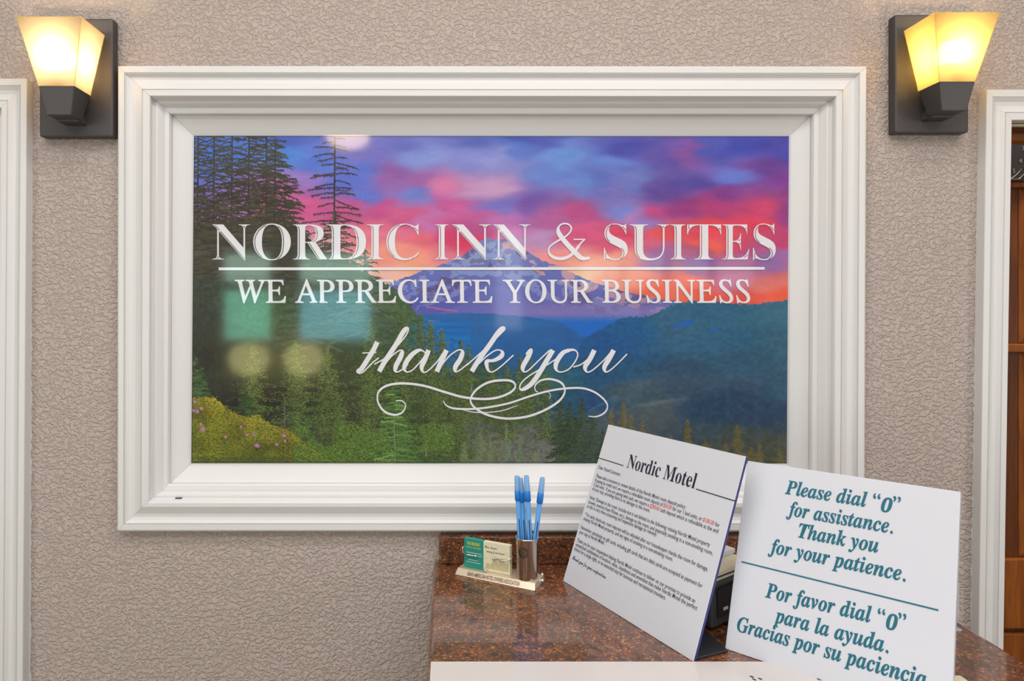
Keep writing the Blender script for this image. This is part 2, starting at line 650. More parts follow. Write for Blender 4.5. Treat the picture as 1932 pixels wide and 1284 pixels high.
# ================================================================ PICTURE: frame, print, glass
# profile offsets from the print edge in photo pixels: (w mm proud of print, left, top, right, bottom)
PROF = [(0, 0, 0, 0, 0), (14, 40, 38, 40, 37)]
PROF2 = [(13.5, 40.2, 38.2, 40.2, 37.2), (22, 45.5, 41.5, 46, 39), (23.5, 47, 43, 48, 42), (25, 54, 52, 56, 51), (24.5, 55, 53, 57, 52),
         (25.5, 56, 54, 58, 53), (30, 62, 58, 65, 56), (34, 68, 62, 71, 59), (34.5, 71, 64, 74, 62), (34, 76, 66.5, 79, 65), (35, 78, 68, 81, 66),
         (43, 81.5, 73, 86, 71), (46, 83, 74.5, 89, 73), (47, 85, 76, 91, 75), (47, 96.2, 86.2, 100.2, 82.4), (45.2, 96.8, 86.7, 100.9, 83.1),
         (45.2, 97.6, 87.4, 101.6, 83.8), (46.6, 98.4, 88.2, 102.4, 84.4), (44.0, 103, 93, 107, 90), (41.5, 109, 99, 112, 95),
         (40.6, 115, 105, 118, 101), (41.5, 121, 110, 124, 107), (44.5, 127, 115, 129, 111), (46.6, 129.6, 117.2, 131.4, 113.2),
         (45.0, 130.2, 117.8, 132, 114), (45.0, 131, 118.8, 132.8, 114.8), (46.6, 131.8, 119.6, 133.6, 115.6),
         (46.6, 141, 129.5, 144, 125.5), (45.2, 143, 131.5, 146, 127.8)]
LOBES = [(-1, -1), (1, -1), (1, 1), (-1, 1)]


def prof_corner(k, c):
    wv, L, T, R, B = k
    d = DM - wv / 1000.0
    px, py = MC[c]
    sx = -L * (0.975 if c == 3 else 1) if c in (0, 3) else R
    sy = -T if c in (0, 1) else B
    return P(px + sx, py + sy, d)


pic = empty('framed_scenic_print', tuple(P(850, 564, D)), 'wide glass-fronted sunset mountain print in a stepped white moulding on the taupe wall', 'picture')
for side in range(4):
    a, b = side, (side + 1) % 4
    for nm, prof in (('liner', PROF), ('frame_rail', PROF2)):
        bm = bm_new()
        ra, rb = [], []
        for k in prof:
            pa, pb = prof_corner(k, a), prof_corner(k, b)
            e = (pb - pa).normalized() * 0.00018
            ra.append(bm.verts.new(pa + e))
            rb.append(bm.verts.new(pb - e))
        # outer return to the wall, or the back of the liner
        for rr, cc, sg in ((ra, a, 1), (rb, b, -1)):
            last = rr[-1].co.copy()
            rr.append(bm.verts.new((last.x, 0.0002 if nm == 'frame_rail' else DM - D + 0.006, last.z)))
            first = rr[0].co.copy()
            rr.insert(0, bm.verts.new((first.x, DM - D + 0.006, first.z)))
        for i in range(len(ra) - 1):
            bm.faces.new((ra[i], ra[i + 1], rb[i + 1], rb[i]))
        bm.faces.new(ra)
        bm.faces.new(rb[::-1])
        finish(nm, bm, M['trim'], pic)
# little slot in the bottom rail
bm = bm_new()
p0, p1 = P(331, 939.5, DM - 0.036), P(343, 939.5, DM - 0.036)
add_box(bm, p0.x, p1.x, p0.y - 0.001, p0.y + 0.004, p0.z - 0.0007, p0.z + 0.0008)
finish('slot', bm, M['black'], pic)['label'] = 'small dark slot in the bottom rail'

# ---------------------------------------------------------------- the print: painted procedurally, colour per vertex
GW, GH = 1124, 618
rng = np.random.default_rng(7)
gx, gy = np.meshgrid(np.linspace(366, 1488, GW), np.linspace(256, 874, GH))


def vnoise(fx, fy, seed, octaves=3, w=GW, h=GH):
    out = np.zeros((h, w))
    amp, tot = 1.0, 0.0
    r = np.random.default_rng(seed)
    for _ in range(octaves):
        nx, ny = max(2, int(fx)), max(2, int(fy))
        g = r.random((ny + 2, nx + 2))
        X = np.linspace(0, nx, w)
        Y = np.linspace(0, ny, h)
        xi, yi = X.astype(int), Y.astype(int)
        xf, yf = X - xi, Y - yi
        xf, yf = xf * xf * (3 - 2 * xf), yf * yf * (3 - 2 * yf)
        a = g[yi][:, xi] * (1 - xf) + g[yi][:, xi + 1] * xf
        b = g[yi + 1][:, xi] * (1 - xf) + g[yi + 1][:, xi + 1] * xf
        out += amp * (a * (1 - yf)[:, None] + b * yf[:, None])
        tot += amp
        amp *= 0.5
        fx, fy = fx * 2, fy * 2
    return out / tot


def samp(img, x, y):
    i = np.clip(((y - 256) / 618 * (GH - 1)).astype(int), 0, GH - 1)
    j = np.clip(((x - 366) / 1122 * (GW - 1)).astype(int), 0, GW - 1)
    return img[i, j]


SKY = '''420 290 70 115 210;560 262 72 92 185;540 300 80 132 215;600 315 84 116 210;560 345 150 118 195;548 368 205 98 158;600 385 205 86 145;640 352 88 108 205
660 400 200 84 142;700 300 108 104 188;690 330 92 112 205;760 268 100 104 188;790 290 132 146 212;700 375 96 118 208;740 330 150 92 164;800 340 160 96 168;850 352 214 122 168;800 378 108 128 206
725 400 198 76 138;780 412 205 88 140;860 392 205 92 156;920 360 196 152 192;930 300 138 142 206;960 280 80 112 196;1000 262 66 76 170;880 262 86 96 180;880 300 126 134 204;1060 300 106 144 212
1020 340 106 130 202;1090 350 100 130 202;1130 345 92 108 186;1160 310 96 128 206;1180 368 128 116 186;1180 288 68 70 165;1240 300 92 76 165;1300 290 132 76 158;1340 270 72 84 180;1400 270 62 72 176;1460 280 66 62 165;1480 340 124 56 148
1384 334 104 122 208;1300 345 82 70 158;1250 352 98 72 155;1380 368 132 60 142;1440 320 110 60 150;1480 400 142 56 138;1215 345 108 122 192;1300 392 152 56 128;1400 402 205 66 110;1350 395 178 60 122;1200 402 188 126 186;1245 392 196 66 126
1180 395 112 136 212;1230 410 150 130 200;1100 398 186 76 136;1000 392 120 84 168;940 398 112 108 192;1050 418 176 92 152;960 425 198 110 172;820 422 196 116 178;740 432 222 112 142;690 440 226 120 140;800 450 222 104 122;860 442 212 62 112;890 455 222 56 96;900 428 186 84 146
1020 448 186 144 190;1100 440 212 84 132;1180 440 222 68 100;1260 440 232 82 84;1340 430 232 72 88;1420 420 226 66 94;1480 450 196 64 114;1140 470 212 84 120;1230 468 206 92 124;1400 468 212 70 102;1350 462 236 96 84
620 460 226 160 170;730 480 238 148 132;800 492 242 158 132;860 482 220 126 146;1060 492 232 146 142;1150 500 240 158 138;1250 488 146 104 168;1340 492 124 84 160;1450 492 146 104 168;1400 486 150 70 140
700 522 232 182 172;760 516 242 186 170;1100 515 246 190 154;1200 520 240 146 120;1300 532 240 104 80;1400 530 190 104 146;1460 542 220 116 112;1250 545 240 104 72;1340 556 230 90 72;1400 560 232 84 72;1470 560 240 94 66'''
LAND = '''370 430 58 60 50;450 440 60 60 48;540 450 62 62 48;600 520 66 82 60;480 520 66 80 56;400 520 50 60 52;400 600 48 50 46;480 600 60 84 58;560 600 62 86 54;640 600 62 88 56;700 600 70 92 56;760 600 70 96 58;400 680 36 40 38
460 680 50 60 40;540 690 48 58 36;620 690 50 60 38;700 690 52 68 42;760 700 52 74 40;430 740 40 46 44;500 760 30 32 32;560 770 34 38 36;640 770 52 60 38;700 770 44 42 42;680 800 50 38 38;760 780 48 70 36;820 780 46 66 38
830 840 56 84 40;760 840 56 86 40;680 850 66 92 42;620 850 70 86 46;600 820 62 74 50;900 720 54 74 48;940 760 70 84 64;880 800 84 96 78;940 840 106 108 92;1020 830 100 104 96;1060 850 112 110 104;1080 820 60 72 62;1000 740 44 78 72;1030 710 58 100 82
1080 700 26 88 118;1060 760 26 76 106;1120 760 20 70 116;1180 800 70 82 90;1240 780 72 86 92;1240 840 82 92 92;1300 820 58 78 92;1380 830 62 74 74;1460 850 70 76 64;1340 780 34 66 96;1440 780 34 62 94;1400 740 36 66 96;1470 720 44 84 110
1200 740 62 84 98;1280 740 42 70 96;1300 700 40 74 104;1400 690 40 84 112;1470 650 44 92 118;1400 630 34 92 126;1340 640 42 96 130;1300 600 44 98 130;1460 600 48 104 130;1350 590 38 96 130;1250 620 50 96 128;1200 620 16 86 140;1150 650 10 80 140;1180 700 24 78 118
1120 700 18 74 118;1080 650 14 82 146;1000 640 22 90 152;940 620 26 96 158;900 600 34 98 160;960 660 14 84 148;1000 690 20 84 138;900 650 8 96 160;840 620 4 104 176;860 640 0 102 170'''


def field(txt, power=3.2, soft=14.0, step=4):
    pts = np.array([[float(v) for v in q.split()] for q in txt.replace('\n', ';').split(';')])
    sx, sy = gx[::step, ::step], gy[::step, ::step]
    ux = sx + (vnoise(9, 6, 3, 3)[::step, ::step] - 0.5) * 46
    uy = sy + (vnoise(7, 9, 4, 3)[::step, ::step] - 0.5) * 26 + (vnoise(16, 30, 61, 2)[::step, ::step] - 0.5) * 22
    ux = ux + (vnoise(14, 34, 62, 2)[::step, ::step] - 0.5) * 60
    ux, uy = ux - (uy - sy) * 0.4, uy - (ux - sx) * 0.12
    num = np.zeros(sx.shape + (3,))
    den = np.zeros(sx.shape)
    for q in pts:
        d2 = ((ux - q[0]) * 0.72) ** 2 + ((uy - q[1]) * 1.25) ** 2 + soft ** 2
        wt = 1.0 / d2 ** (power / 2 * 1.3)
        num += wt[..., None] * q[2:5]
        den += wt
    small = num / den[..., None]
    # bilinear upsample
    yi = np.clip(np.arange(GH) / step, 0, small.shape[0] - 1.001)
    xi = np.clip(np.arange(GW) / step, 0, small.shape[1] - 1.001)
    y0, x0 = yi.astype(int), xi.astype(int)
    yf, xf = (yi - y0)[:, None, None], (xi - x0)[None, :, None]
    a = small[y0][:, x0] * (1 - xf) + small[y0][:, x0 + 1] * xf
    b = small[y0 + 1][:, x0] * (1 - xf) + small[y0 + 1][:, x0 + 1] * xf
    return a * (1 - yf) + b * yf


def curve_y(pts):
    q = np.array(pts, float)
    return np.interp(gx[0], q[:, 0], q[:, 1])


img = field(SKY)
land = field(LAND, soft=18)  # forest greens partly carry the glare mirrored by the glass
# fine cloud streaks
st = vnoise(26, 40, 11, 3)
img += ((st - 0.5) * 26)[..., None] * np.array([1.0, 0.7, 0.6])

# snowy peak
peak = curve_y([(366, 600), (690, 566), (740, 532), (790, 514), (830, 500), (868, 486), (890, 468), (905, 455), (922, 447), (938, 452), (952, 449), (968, 459), (985, 468),
                (1004, 478), (1022, 490), (1050, 500), (1080, 514), (1110, 528), (1150, 541), (1200, 553), (1260, 565), (1330, 578), (1489, 590)])
pk = gy > (peak + (vnoise(160, 1.9, 5, 2)[0] - 0.5) * 5)
t = np.clip((gy - 447) / 130, 0, 1)
slope_n = vnoise(70, 60, 21, 4)
ridge = vnoise(50, 34, 23, 4)
base = np.array([128, 142, 190]) * (1 - t[..., None]) + np.array([92, 98, 176]) * t[..., None]
snow = (slope_n > 0.50) & (gy < peak + 70)
base = np.where(snow[..., None], base + np.array([20, 22, 12]), base - np.array([8, 10, 4]) * (gy < peak + 90)[..., None])
base = np.where(((ridge > 0.60) & (gy < peak + 60))[..., None], base * 0.72 + np.array([20, 6, 10]), base)
litp = (slope_n > 0.53) & (gx > 945) & (gy < peak + 28)
base = np.where(litp[..., None], base * 0.35 + np.array([226, 156, 152]) * 0.65, base)
haze = np.exp(-((gy - 590) / 26) ** 2) * np.clip((gx - 840) / 200, 0, 1)
base = base * (1 - 0.75 * haze[..., None]) + np.array([134, 120, 178]) * 0.75 * haze[..., None]
img = np.where(pk[..., None], base, img)
# pale haze band and bright blue valley
val = (gy > 596) & (gy < 660)
vt = np.clip((gy - 592) / 18, 0, 1)[..., None]
img = np.where((gy > 590)[..., None], img * (1 - vt) + np.array([8, 100, 190]) * vt, img)
# centre hill, slightly pink crest on the left
hill = curve_y([(366, 590), (800, 594), (840, 592), (880, 590), (930, 592), (980, 596), (1020, 600), (1052, 606), (1075, 618), (1096, 630), (1112, 640), (1150, 700), (1489, 900)])
m1 = gy > hill + (vnoise(120, 2, 8, 2)[0] - 0.5) * 3
hb = np.array([30, 94, 160]) + (vnoise(30, 40, 9, 3)[..., None] - 0.5) * np.array([10, 22, 26])
k = np.clip((gy - hill) / 110, 0, 1)[..., None]
img = np.where(m1[..., None], hb * (1 - k) + land * k, img)
crest = (np.abs(gy - np.interp(gx, [800, 850, 866], [604, 610, 614]) + 0) < 2.2) & (gx > 806) & (gx < 858)
img = np.where(crest[..., None], np.array([120, 110, 160]), img)
lake = (gx > 796) & (gx < 890) & (gy > 606) & (gy < 660)
img = np.where(lake[..., None], np.array([2, 102, 176]) + (vnoise(10, 150, 31, 2)[..., None] - 0.5) * 34, img)
cr2 = (np.abs(gy - (579 + (gx - 806) * 0.13 + (st - 0.5) * 5)) < 1.6) & (gx > 806) & (gx < 866)
img = np.where(cr2[..., None], np.array([168, 96, 150]), img)
# right hill
rh = curve_y([(1080, 700), (1100, 640), (1116, 632), (1140, 618), (1165, 604), (1190, 597), (1215, 597), (1234, 594), (1262, 577), (1285, 569), (1320, 567), (1360, 568), (1392, 573), (1420, 574), (1450, 569), (1489, 565)])
m2 = gy > rh + (vnoise(260, 2, 12, 3)[0] - 0.5) * 6
tx = vnoise(150, 110, 13, 3)
img = np.where((m2 & (gx > 1090))[..., None], land + (tx[..., None] - 0.5) * np.array([16, 26, 24]), img)
img = np.where(((gy > 690) & (gx > 1060))[..., None], land + (tx[..., None] - 0.5) * np.array([22, 28, 26]), img)
for cx_, cy_, rx_, ry_ in ((1288, 612, 18, 5), (1303, 606, 8, 4), (1350, 622, 7, 3)):
    mm_ = (((gx - cx_) / rx_) ** 2 + ((gy - cy_ + (gx - cx_) * 0.25) / ry_) ** 2 + (st - 0.5) * 2) < 1
    img = np.where(mm_[..., None], np.array([24, 94, 176]), img)
# foreground forest mass
fr = curve_y([(366, 256), (500, 256), (560, 300), (572, 420), (600, 470), (640, 470), (690, 515), (740, 545), (790, 592), (806, 606), (830, 625), (870, 645), (900, 670), (960, 700), (1010, 705), (1050, 740), (1110, 790),
              (1150, 845), (1200, 850), (1300, 862), (1489, 868)])
fm = (gy > fr + (vnoise(110, 2, 15, 3)[0] - 0.5) * 26) & (gy > 425 + (vnoise(60, 2, 16, 2)[0] - 0.5) * 30)
tex = vnoise(230, 140, 17, 3)
img = np.where(fm[..., None], land * (0.72 + 0.56 * tex[..., None]), img)


def stamp(x, y, col, rx=0, ry=0):
    j = np.round((np.asarray(x) - 366) / 1122 * (GW - 1)).astype(int)
    i = np.round((np.asarray(y) - 256) / 618 * (GH - 1)).astype(int)
    col = np.broadcast_to(np.asarray(col, float), (len(j), 3))
    for dy in range(-ry, ry + 1):
        for dx in range(-rx, rx + 1):
            a, b = i + dy, j + dx
            ok = (a >= 0) & (a < GH) & (b >= 0) & (b < GW)
            img[a[ok], b[ok]] = col[ok]


def conifer(x, top, bot, hw, c1, c2, seed, gap=5.0, droop=0.45, fill=0.9, trunk=1, power=0.8):
    r = np.random.default_rng(seed)
    ty = np.arange(top, bot, 0.5)
    for tx_ in range(-trunk + 1, trunk):
        stamp(x + tx_ + 0 * ty, ty, c1)
    y = top + 1.0
    side = 1
    while y < bot:
        f = (y - top) / (bot - top)
        side = -side
        sg = side
        if r.random() < fill:
            L = hw * (f ** power) * r.uniform(0.45, 1.15) + 2
            n = int(L * 1.7) + 3
            s = np.linspace(0, 1, n)
            y0 = y + r.uniform(-1.5, 1.5)
            dr = droop * r.uniform(-0.35, 1.5)
            wig = np.cumsum(r.normal(0, 0.22, n))
            bx = x + sg * s * L
            by = y0 + dr * L * s + 0.16 * L * (s - 0.62) ** 2 * r.uniform(-0.6, 1.0) + wig
            shade = np.array(c1) + (np.array(c2) - np.array(c1)) * r.random()
            stamp(bx, by, shade + (r.random((n, 1)) - 0.5) * 14, 0, 0)
            stamp(bx, by + 1, shade + (r.random((n, 1)) - 0.5) * 14, 0, 0)
            # needled twigs hang and reach outwards
            kt = r.random(n) < 0.72
            for a_, b_ in zip(bx[kt], by[kt]):
                ln = int(r.uniform(2, 6.5) * (0.6 + 0.5 * min(1, L / 30)))
                t_ = np.arange(ln)
                stamp(a_ + sg * t_ * r.uniform(0.1, 1.1), b_ + t_ * r.uniform(0.25, 1.0), shade + (r.random((ln, 1)) - 0.5) * 20)
        y += gap * 0.5 * (0.4 + 1.2 * r.random())


def tuft(x, top, bot, hw, c1, c2, seed, n=900, lean=0.0):
    """leafy tree drawn as a tapering heap of short dabs"""
    r = np.random.default_rng(seed)
    f = r.random(n) ** 0.65
    y = top + f * (bot - top)
    wv = hw * f ** 0.75
    lv = np.floor(f * (bot - top) / 9)
    x_ = x + r.normal(0, 0.48, n) * wv * (0.72 + 0.4 * np.sin(lv * 2.4 + seed)) + lean * f
    q = r.random((n, 1))
    lit = np.clip((x_ - x)[:, None] / (wv[:, None] + 1) * 0.2 + q, 0, 1)
    c = np.array(c1) + (np.array(c2) - np.array(c1)) * lit
    o = np.argsort(y)
    stamp(x_[o], y[o], c[o], 1, 0)


# dark firs against the sky on the left
dk, dk2 = (46, 42, 38), (72, 66, 56)
for i, (x, top, bot, hw, sd) in enumerate([(404, 150, 470, 46, 2), (438, 160, 480, 64, 3), (503, 205, 480, 84, 5), (470, 200, 480, 70, 7), (374, 220, 470, 40, 8), (520, 262, 480, 66, 11)]):
    conifer(x, top, bot, hw, dk, dk2, sd, gap=4.6, droop=0.30, fill=0.88, trunk=2, power=0.6)
for i in range(5):
    conifer(380 + 34 * i, 352 + 12 * (i % 3), 520, 56, dk, (84, 78, 62), 40 + i, gap=2.4, droop=0.3)
conifer(540, 350, 560, 60, dk, (66, 66, 52), 55, gap=3.2, droop=0.3)
conifer(632, 200, 600, 66, (46, 42, 48), (66, 58, 56), 9, gap=9.0, droop=0.22, fill=0.92, trunk=2, power=0.42)
conifer(634, 400, 640, 110, (50, 56, 46), (84, 92, 76), 10, gap=4.0, droop=0.3, fill=0.9, trunk=2)
conifer(690, 470, 640, 90, (48, 60, 50), (92, 112, 90), 12, gap=4.2, droop=0.34, trunk=2)
conifer(590, 455, 640, 70, (50, 58, 46), (80, 94, 70), 13, gap=4.0, droop=0.3)
# forest seen from above
g1, g2 = (34, 44, 28), (104, 124, 62)
forest = [(560, 640, 800, 70), (480, 650, 800, 60), (620, 650, 820, 70), (700, 600, 780, 66), (760, 590, 760, 56), (795, 588, 720, 44), (815, 606, 760, 46), (836, 618, 780, 44), (700, 690, 860, 60),
          (872, 640, 800, 50), (886, 648, 790, 36), (930, 690, 800, 44), (984, 668, 800, 30), (1004, 676, 800, 34), (1030, 700, 830, 34), (960, 690, 830, 40), (760, 690, 850, 56), (820, 690, 860, 52),
          (640, 740, 870, 50), (870, 740, 874, 44), (560, 780, 880, 50)]
for i, (x, a, b, hw) in enumerate(forest):
    lightf = 1.05 if x > 720 else 1.12  # left trees painted lighter, as under the reflections on the glass
    tuft(x, a, b, hw, np.array(g1) * lightf, np.array(g2) * lightf, 100 + i, n=int((b - a) * hw * 0.32))
for i, (x, a, b, hw) in enumerate([(1060, 742, 874, 26), (1078, 760, 874, 30), (1101, 752, 874, 27), (1122, 780, 874, 26), (1090, 790, 880, 40), (1140, 810, 880, 20)]):
    conifer(x, a, b, hw, (24, 38, 34), (66, 88, 58), 200 + i, gap=3.4, droop=0.4, trunk=2)
    tuft(x, a + 8, b, hw * 0.8, (22, 36, 30), (70, 94, 60), 230 + i, n=700)
# distant amber-tipped trees on the right
for i, (x, a, b, hw) in enumerate([(1180, 756, 830, 14), (1156, 770, 830, 11), (1194, 778, 830, 12), (1215, 794, 840, 14), (1300, 790, 874, 22), (1270, 820, 874, 14), (1334, 826, 880, 18), (1394, 800, 878, 24),
                                   (1372, 832, 880, 18), (1420, 842, 880, 20), (1436, 836, 880, 14), (1474, 846, 880, 16), (1350, 845, 880, 16)]):
    tuft(x, a, b, hw, (64, 72, 50), (136, 112, 58), 300 + i, n=int(hw * (b - a) * 0.7))
# young fir in front, pale trunk
conifer(748, 716, 874, 58, (28, 46, 28), (98, 140, 66), 400, gap=4.2, droop=0.16, trunk=1)
tuft(748, 742, 880, 62, (28, 50, 26), (92, 134, 58), 401, n=2600)
conifer(748, 716, 874, 44, (60, 92, 44), (126, 164, 84), 402, gap=6.5, droop=0.12, trunk=1)
ty = np.arange(780, 874, 0.5)
stamp(747 + (ty - 780) * 0.035, ty, (150, 142, 126), 0, 0)
for tx_, a, b, cc in ((541, 760, 806, (118, 112, 110)), (548, 776, 806, (84, 80, 80)), (808, 838, 860, (150, 150, 170)), (655, 760, 800, (96, 84, 78)), (958, 800, 830, (130, 136, 140)), (893, 724, 742, (110, 130, 140))):
    yy = np.arange(a, b, 0.5)
    stamp(tx_ + rng.normal(0, 0.7, len(yy)), yy, cc)
# mist rows low in the middle
for i, (x, a, b, hw) in enumerate([(910, 810, 880, 26), (880, 830, 880, 24), (985, 826, 880, 14), (960, 800, 870, 12), (1012, 850, 880, 10), (930, 830, 880, 16)]):
    tuft(x, a, b, hw, (84, 98, 74), (132, 146, 100), 500 + i, n=300)
# left-edge young firs
conifer(372, 672, 770, 16, (40, 58, 34), (96, 116, 64), 600, gap=3, droop=0.2)
conifer(384, 690, 770, 24, (36, 64, 38), (78, 112, 60), 601, gap=3, droop=0.3)
conifer(466, 726, 800, 26, (36, 50, 36), (66, 92, 54), 602, gap=3, droop=0.3, trunk=2)
# yellow-green flowering bank
bank = [(366, 752), (392, 752), (410, 752), (424, 766), (446, 782), (470, 790), (492, 784), (510, 800), (524, 806), (548, 812), (566, 826), (590, 846), (620, 866), (640, 880)]
bq = np.array(bank, float)
n = 52000
X_ = rng.uniform(366, 640, n)
Y_ = rng.uniform(742, 876, n)
top_ = np.interp(X_, bq[:, 0], bq[:, 1]) + rng.normal(0, 2.2, n)
ok = Y_ > top_
X_, Y_, top_ = X_[ok], Y_[ok], top_[ok]
d_ = np.clip((Y_ - top_) / 70, 0, 1)
q = rng.random(len(X_))
cl = samp(vnoise(26, 20, 77, 2), X_, Y_)
pal = np.array([[186, 150, 46], [156, 150, 44], [112, 132, 40], [60, 84, 30], [40, 48, 28], [170, 112, 60], [150, 172, 60]], float)
idx = np.where(q < 0.20 - 0.12 * d_, 0, np.where(q < 0.42, 1, np.where(q < 0.62, 2, np.where(q < 0.78, 3, np.where(q < 0.88, 4, np.where(q < 0.94, 5, 6))))))
cc = pal[idx] * (0.62 + 0.7 * cl)[:, None]
cc = cc * (1 - 0.25 * d_)[:, None] + np.array([10, 34, 6]) * (0.25 * d_)[:, None]
stamp(X_, Y_, cc, 1, 0)
stamp(rng.uniform(366, 700, 1500), rng.uniform(862, 874, 1500), (70, 84, 36), 1, 0)
n = 9000
X_, Y_ = rng.uniform(560, 860, n), rng.uniform(800, 874, n)
ok = samp(vnoise(22, 14, 78, 2), X_, Y_) > 0.5
stamp(X_[ok], Y_[ok], np.array([84, 112, 46]) * (0.6 + 0.8 * rng.random((ok.sum(), 1))), 1, 0)
for fx, fy, s in ((387, 810, 4), (490, 841, 4), (384, 770, 3), (376, 776, 3), (368, 774, 3), (372, 758, 2), (484, 820, 2), (470, 820, 2), (540, 822, 3), (542, 832, 2), (459, 805, 2), (430, 824, 2), (384, 800, 2), (527, 838, 2)):
    k = 26 * s
    stamp(fx + rng.normal(0, s * 0.55, k), fy + rng.normal(0, s * 0.5, k), np.array([186, 128, 178]) + rng.normal(0, 16, (k, 3)), 0, 0)
# left, top and bottom edges of the print darkened
for a in (366, 1487):
    img[:, :2] *= 0.6
img[-4:, :] = img[-4:, :] * 0.6 + 20
img[:2, :] *= 0.6
img = np.clip(img * 1.05 + 2 + rng.normal(0, 3.0, (GH, GW, 1)), 3, 250)


def print_mesh():
    u = np.linspace(0, 1, GW)[None, :, None]
    v = np.linspace(0, 1, GH)[:, None, None]
    c = [np.array(mural_pt(*q)) for q in MC]
    top = c[0] * (1 - u) + c[1] * u
    botm = c[3] * (1 - u) + c[2] * u
    co = (top * (1 - v) + botm * v).reshape(-1, 3)
    ii = np.arange(GW * GH).reshape(GH, GW)
    q = np.stack([ii[:-1, :-1], ii[1:, :-1], ii[1:, 1:], ii[:-1, 1:]], -1).reshape(-1, 4)
    me = bpy.data.meshes.new('printed_landscape')
    me.vertices.add(len(co))
    me.vertices.foreach_set('co', co.ravel().astype(np.float32))
    me.loops.add(q.size)
    me.loops.foreach_set('vertex_index', q.ravel().astype(np.int32))
    me.polygons.add(len(q))
    me.polygons.foreach_set('loop_start', (np.arange(len(q)) * 4).astype(np.int32))
    me.update(calc_edges=True)
    at = me.color_attributes.new('ink', 'FLOAT_COLOR', 'POINT')
    rgba = np.ones((GW * GH, 4), np.float32)
    rgba[:, :3] = lin(img.reshape(-1, 3))
    at.data.foreach_set('color', rgba.ravel())
    m = mat('printed_banner', (0.5, 0.5, 0.5, 1), 0.55, spec=0.3)
    a = nd(m, 'ShaderNodeAttribute', attribute_name='ink')
    lk(m, a.outputs['Color'], bsdf(m).inputs['Base Color'])
    tc = nd(m, 'ShaderNodeTexCoord')
    cb = nd(m, 'ShaderNodeTexVoronoi')
    cb.inputs['Scale'].default_value = 420
    lk(m, tc.outputs['Object'], cb.inputs['Vector'])
    bu = nd(m, 'ShaderNodeBump')
    bu.inputs['Strength'].default_value = 0.12
    bu.inputs['Distance'].default_value = 0.0005
    lk(m, cb.outputs['Distance'], bu.inputs['Height'])
    lk(m, bu.outputs['Normal'], bsdf(m).inputs['Normal'])
    me.materials.append(m)
    o = bpy.data.objects.new('printed_landscape', me)
    COL.objects.link(o)
    o.parent = pic
    o.matrix_parent_inverse = Matrix.Translation(-pic.location)
    o['label'] = 'printed sunset over a snowy peak with dark fir trees'
    return o


print_mesh()

# backing so nothing shows behind the print, and the glass
bm = bm_new()
c = [mural_pt(px + sx, py + sy) for (px, py), (sx, sy) in zip(MC, ((-12, -12), (12, -12), (12, 12), (-12, 12)))]
add_box(bm, c[3].x, c[1].x, c[0].y + 0.002, c[0].y + 0.008, c[3].z, c[1].z)
finish('backing_board', bm, M['trim'], pic)
bm = bm_new()
c = [mural_pt(px + sx, py + sy, 0.004) for (px, py), (sx, sy) in zip(MC, ((-1, -1), (1, -1), (1, 1), (-1, 1)))]
vs = [bm.verts.new(q) for q in c]
bm.faces.new(vs)
finish('glass_pane', bm, M['glass'], pic)

# ---------------------------------------------------------------- lettering on the print


def fit_rect(geo, x0, x1, ytop, ybase, cap=None, off=0.0012):
    v, f, mi = geo
    a, b = v[:, 0].min(), v[:, 0].max()
    h = cap or v[:, 1].max()
    pts = []
    for q in v:
        px = x0 + (q[0] - a) / (b - a) * (x1 - x0)
        py = ybase - q[1] / h * (ybase - ytop)
        pts.append(mural_pt(px, py, off))
    return pts, f, mi


pieces, slits = [], {}
CAPI = text_geo('I', 'it', offset=0.010)[0][:, 1].max()
CAPH = text_geo('I', 'bold')[0][:, 1].max()
TITLE = [('N', 401, 472), ('O', 478, 549), ('R', 553, 621), ('D', 616, 691), ('I', 692, 724), ('C', 729, 791), ('I', 821, 846), ('N', 853, 926), ('N', 930, 1001),
         ('S', 1139, 1184), ('U', 1187, 1262), ('I', 1264, 1293), ('T', 1296, 1360), ('E', 1362, 1413), ('S', 1420, 1463)]


def inside(poly_edges, pts):
    x, y = pts[:, 0], pts[:, 1]
    c = np.zeros(len(pts), bool)
    for (x1, y1), (x2, y2) in poly_edges:
        cond = ((y1 > y) != (y2 > y))
        with np.errstate(divide='ignore', invalid='ignore'):
            xi = (x2 - x1) * (y - y1) / (y2 - y1 + 1e-12) + x1
        c ^= cond & (x < xi)
    return c


slit_cols = []
for li, (ch, x0, x1) in enumerate(TITLE):
    geo = text_geo(ch, 'bold', offset=-0.008, res=6)
    pieces.append(fit_rect(geo, x0, x1, 422.5, 490.0, cap=CAPH))
    v, f, _ = geo
    cnt = {}
    for q in f:
        for i in range(len(q)):
            e = (q[i], q[(i + 1) % len(q)])
            cnt[tuple(sorted(e))] = cnt.get(tuple(sorted(e)), 0) + 1
    a, b = v[:, 0].min(), v[:, 0].max()
    pxv = np.stack([x0 + (v[:, 0] - a) / (b - a) * (x1 - x0), 490.0 - v[:, 1] / CAPH * 67.5], 1)
    edges = [(pxv[i], pxv[j]) for (i, j), k in cnt.items() if k == 1]
    sh = np.array([3.2, 0.6])
    for p, q in edges:
        L = np.linalg.norm(q - p)
        n = max(1, int(L / 2.0))
        for k in range(n):
            s0, s1 = p + (q - p) * k / n + sh, p + (q - p) * (k + 1) / n + sh
            d = (s1 - s0) / (np.linalg.norm(s1 - s0) + 1e-9)
            if abs(d[1]) < 0.35:
                continue
            nn = np.array([-d[1], d[0]]) * 0.65
            quad = np.array([s0 + nn, s1 + nn, s1 - nn, s0 - nn])
            if inside(edges, quad + 0).all() and inside(edges, quad - np.array([1.2, 0])).all():
                slits.setdefault(li, []).append(quad)
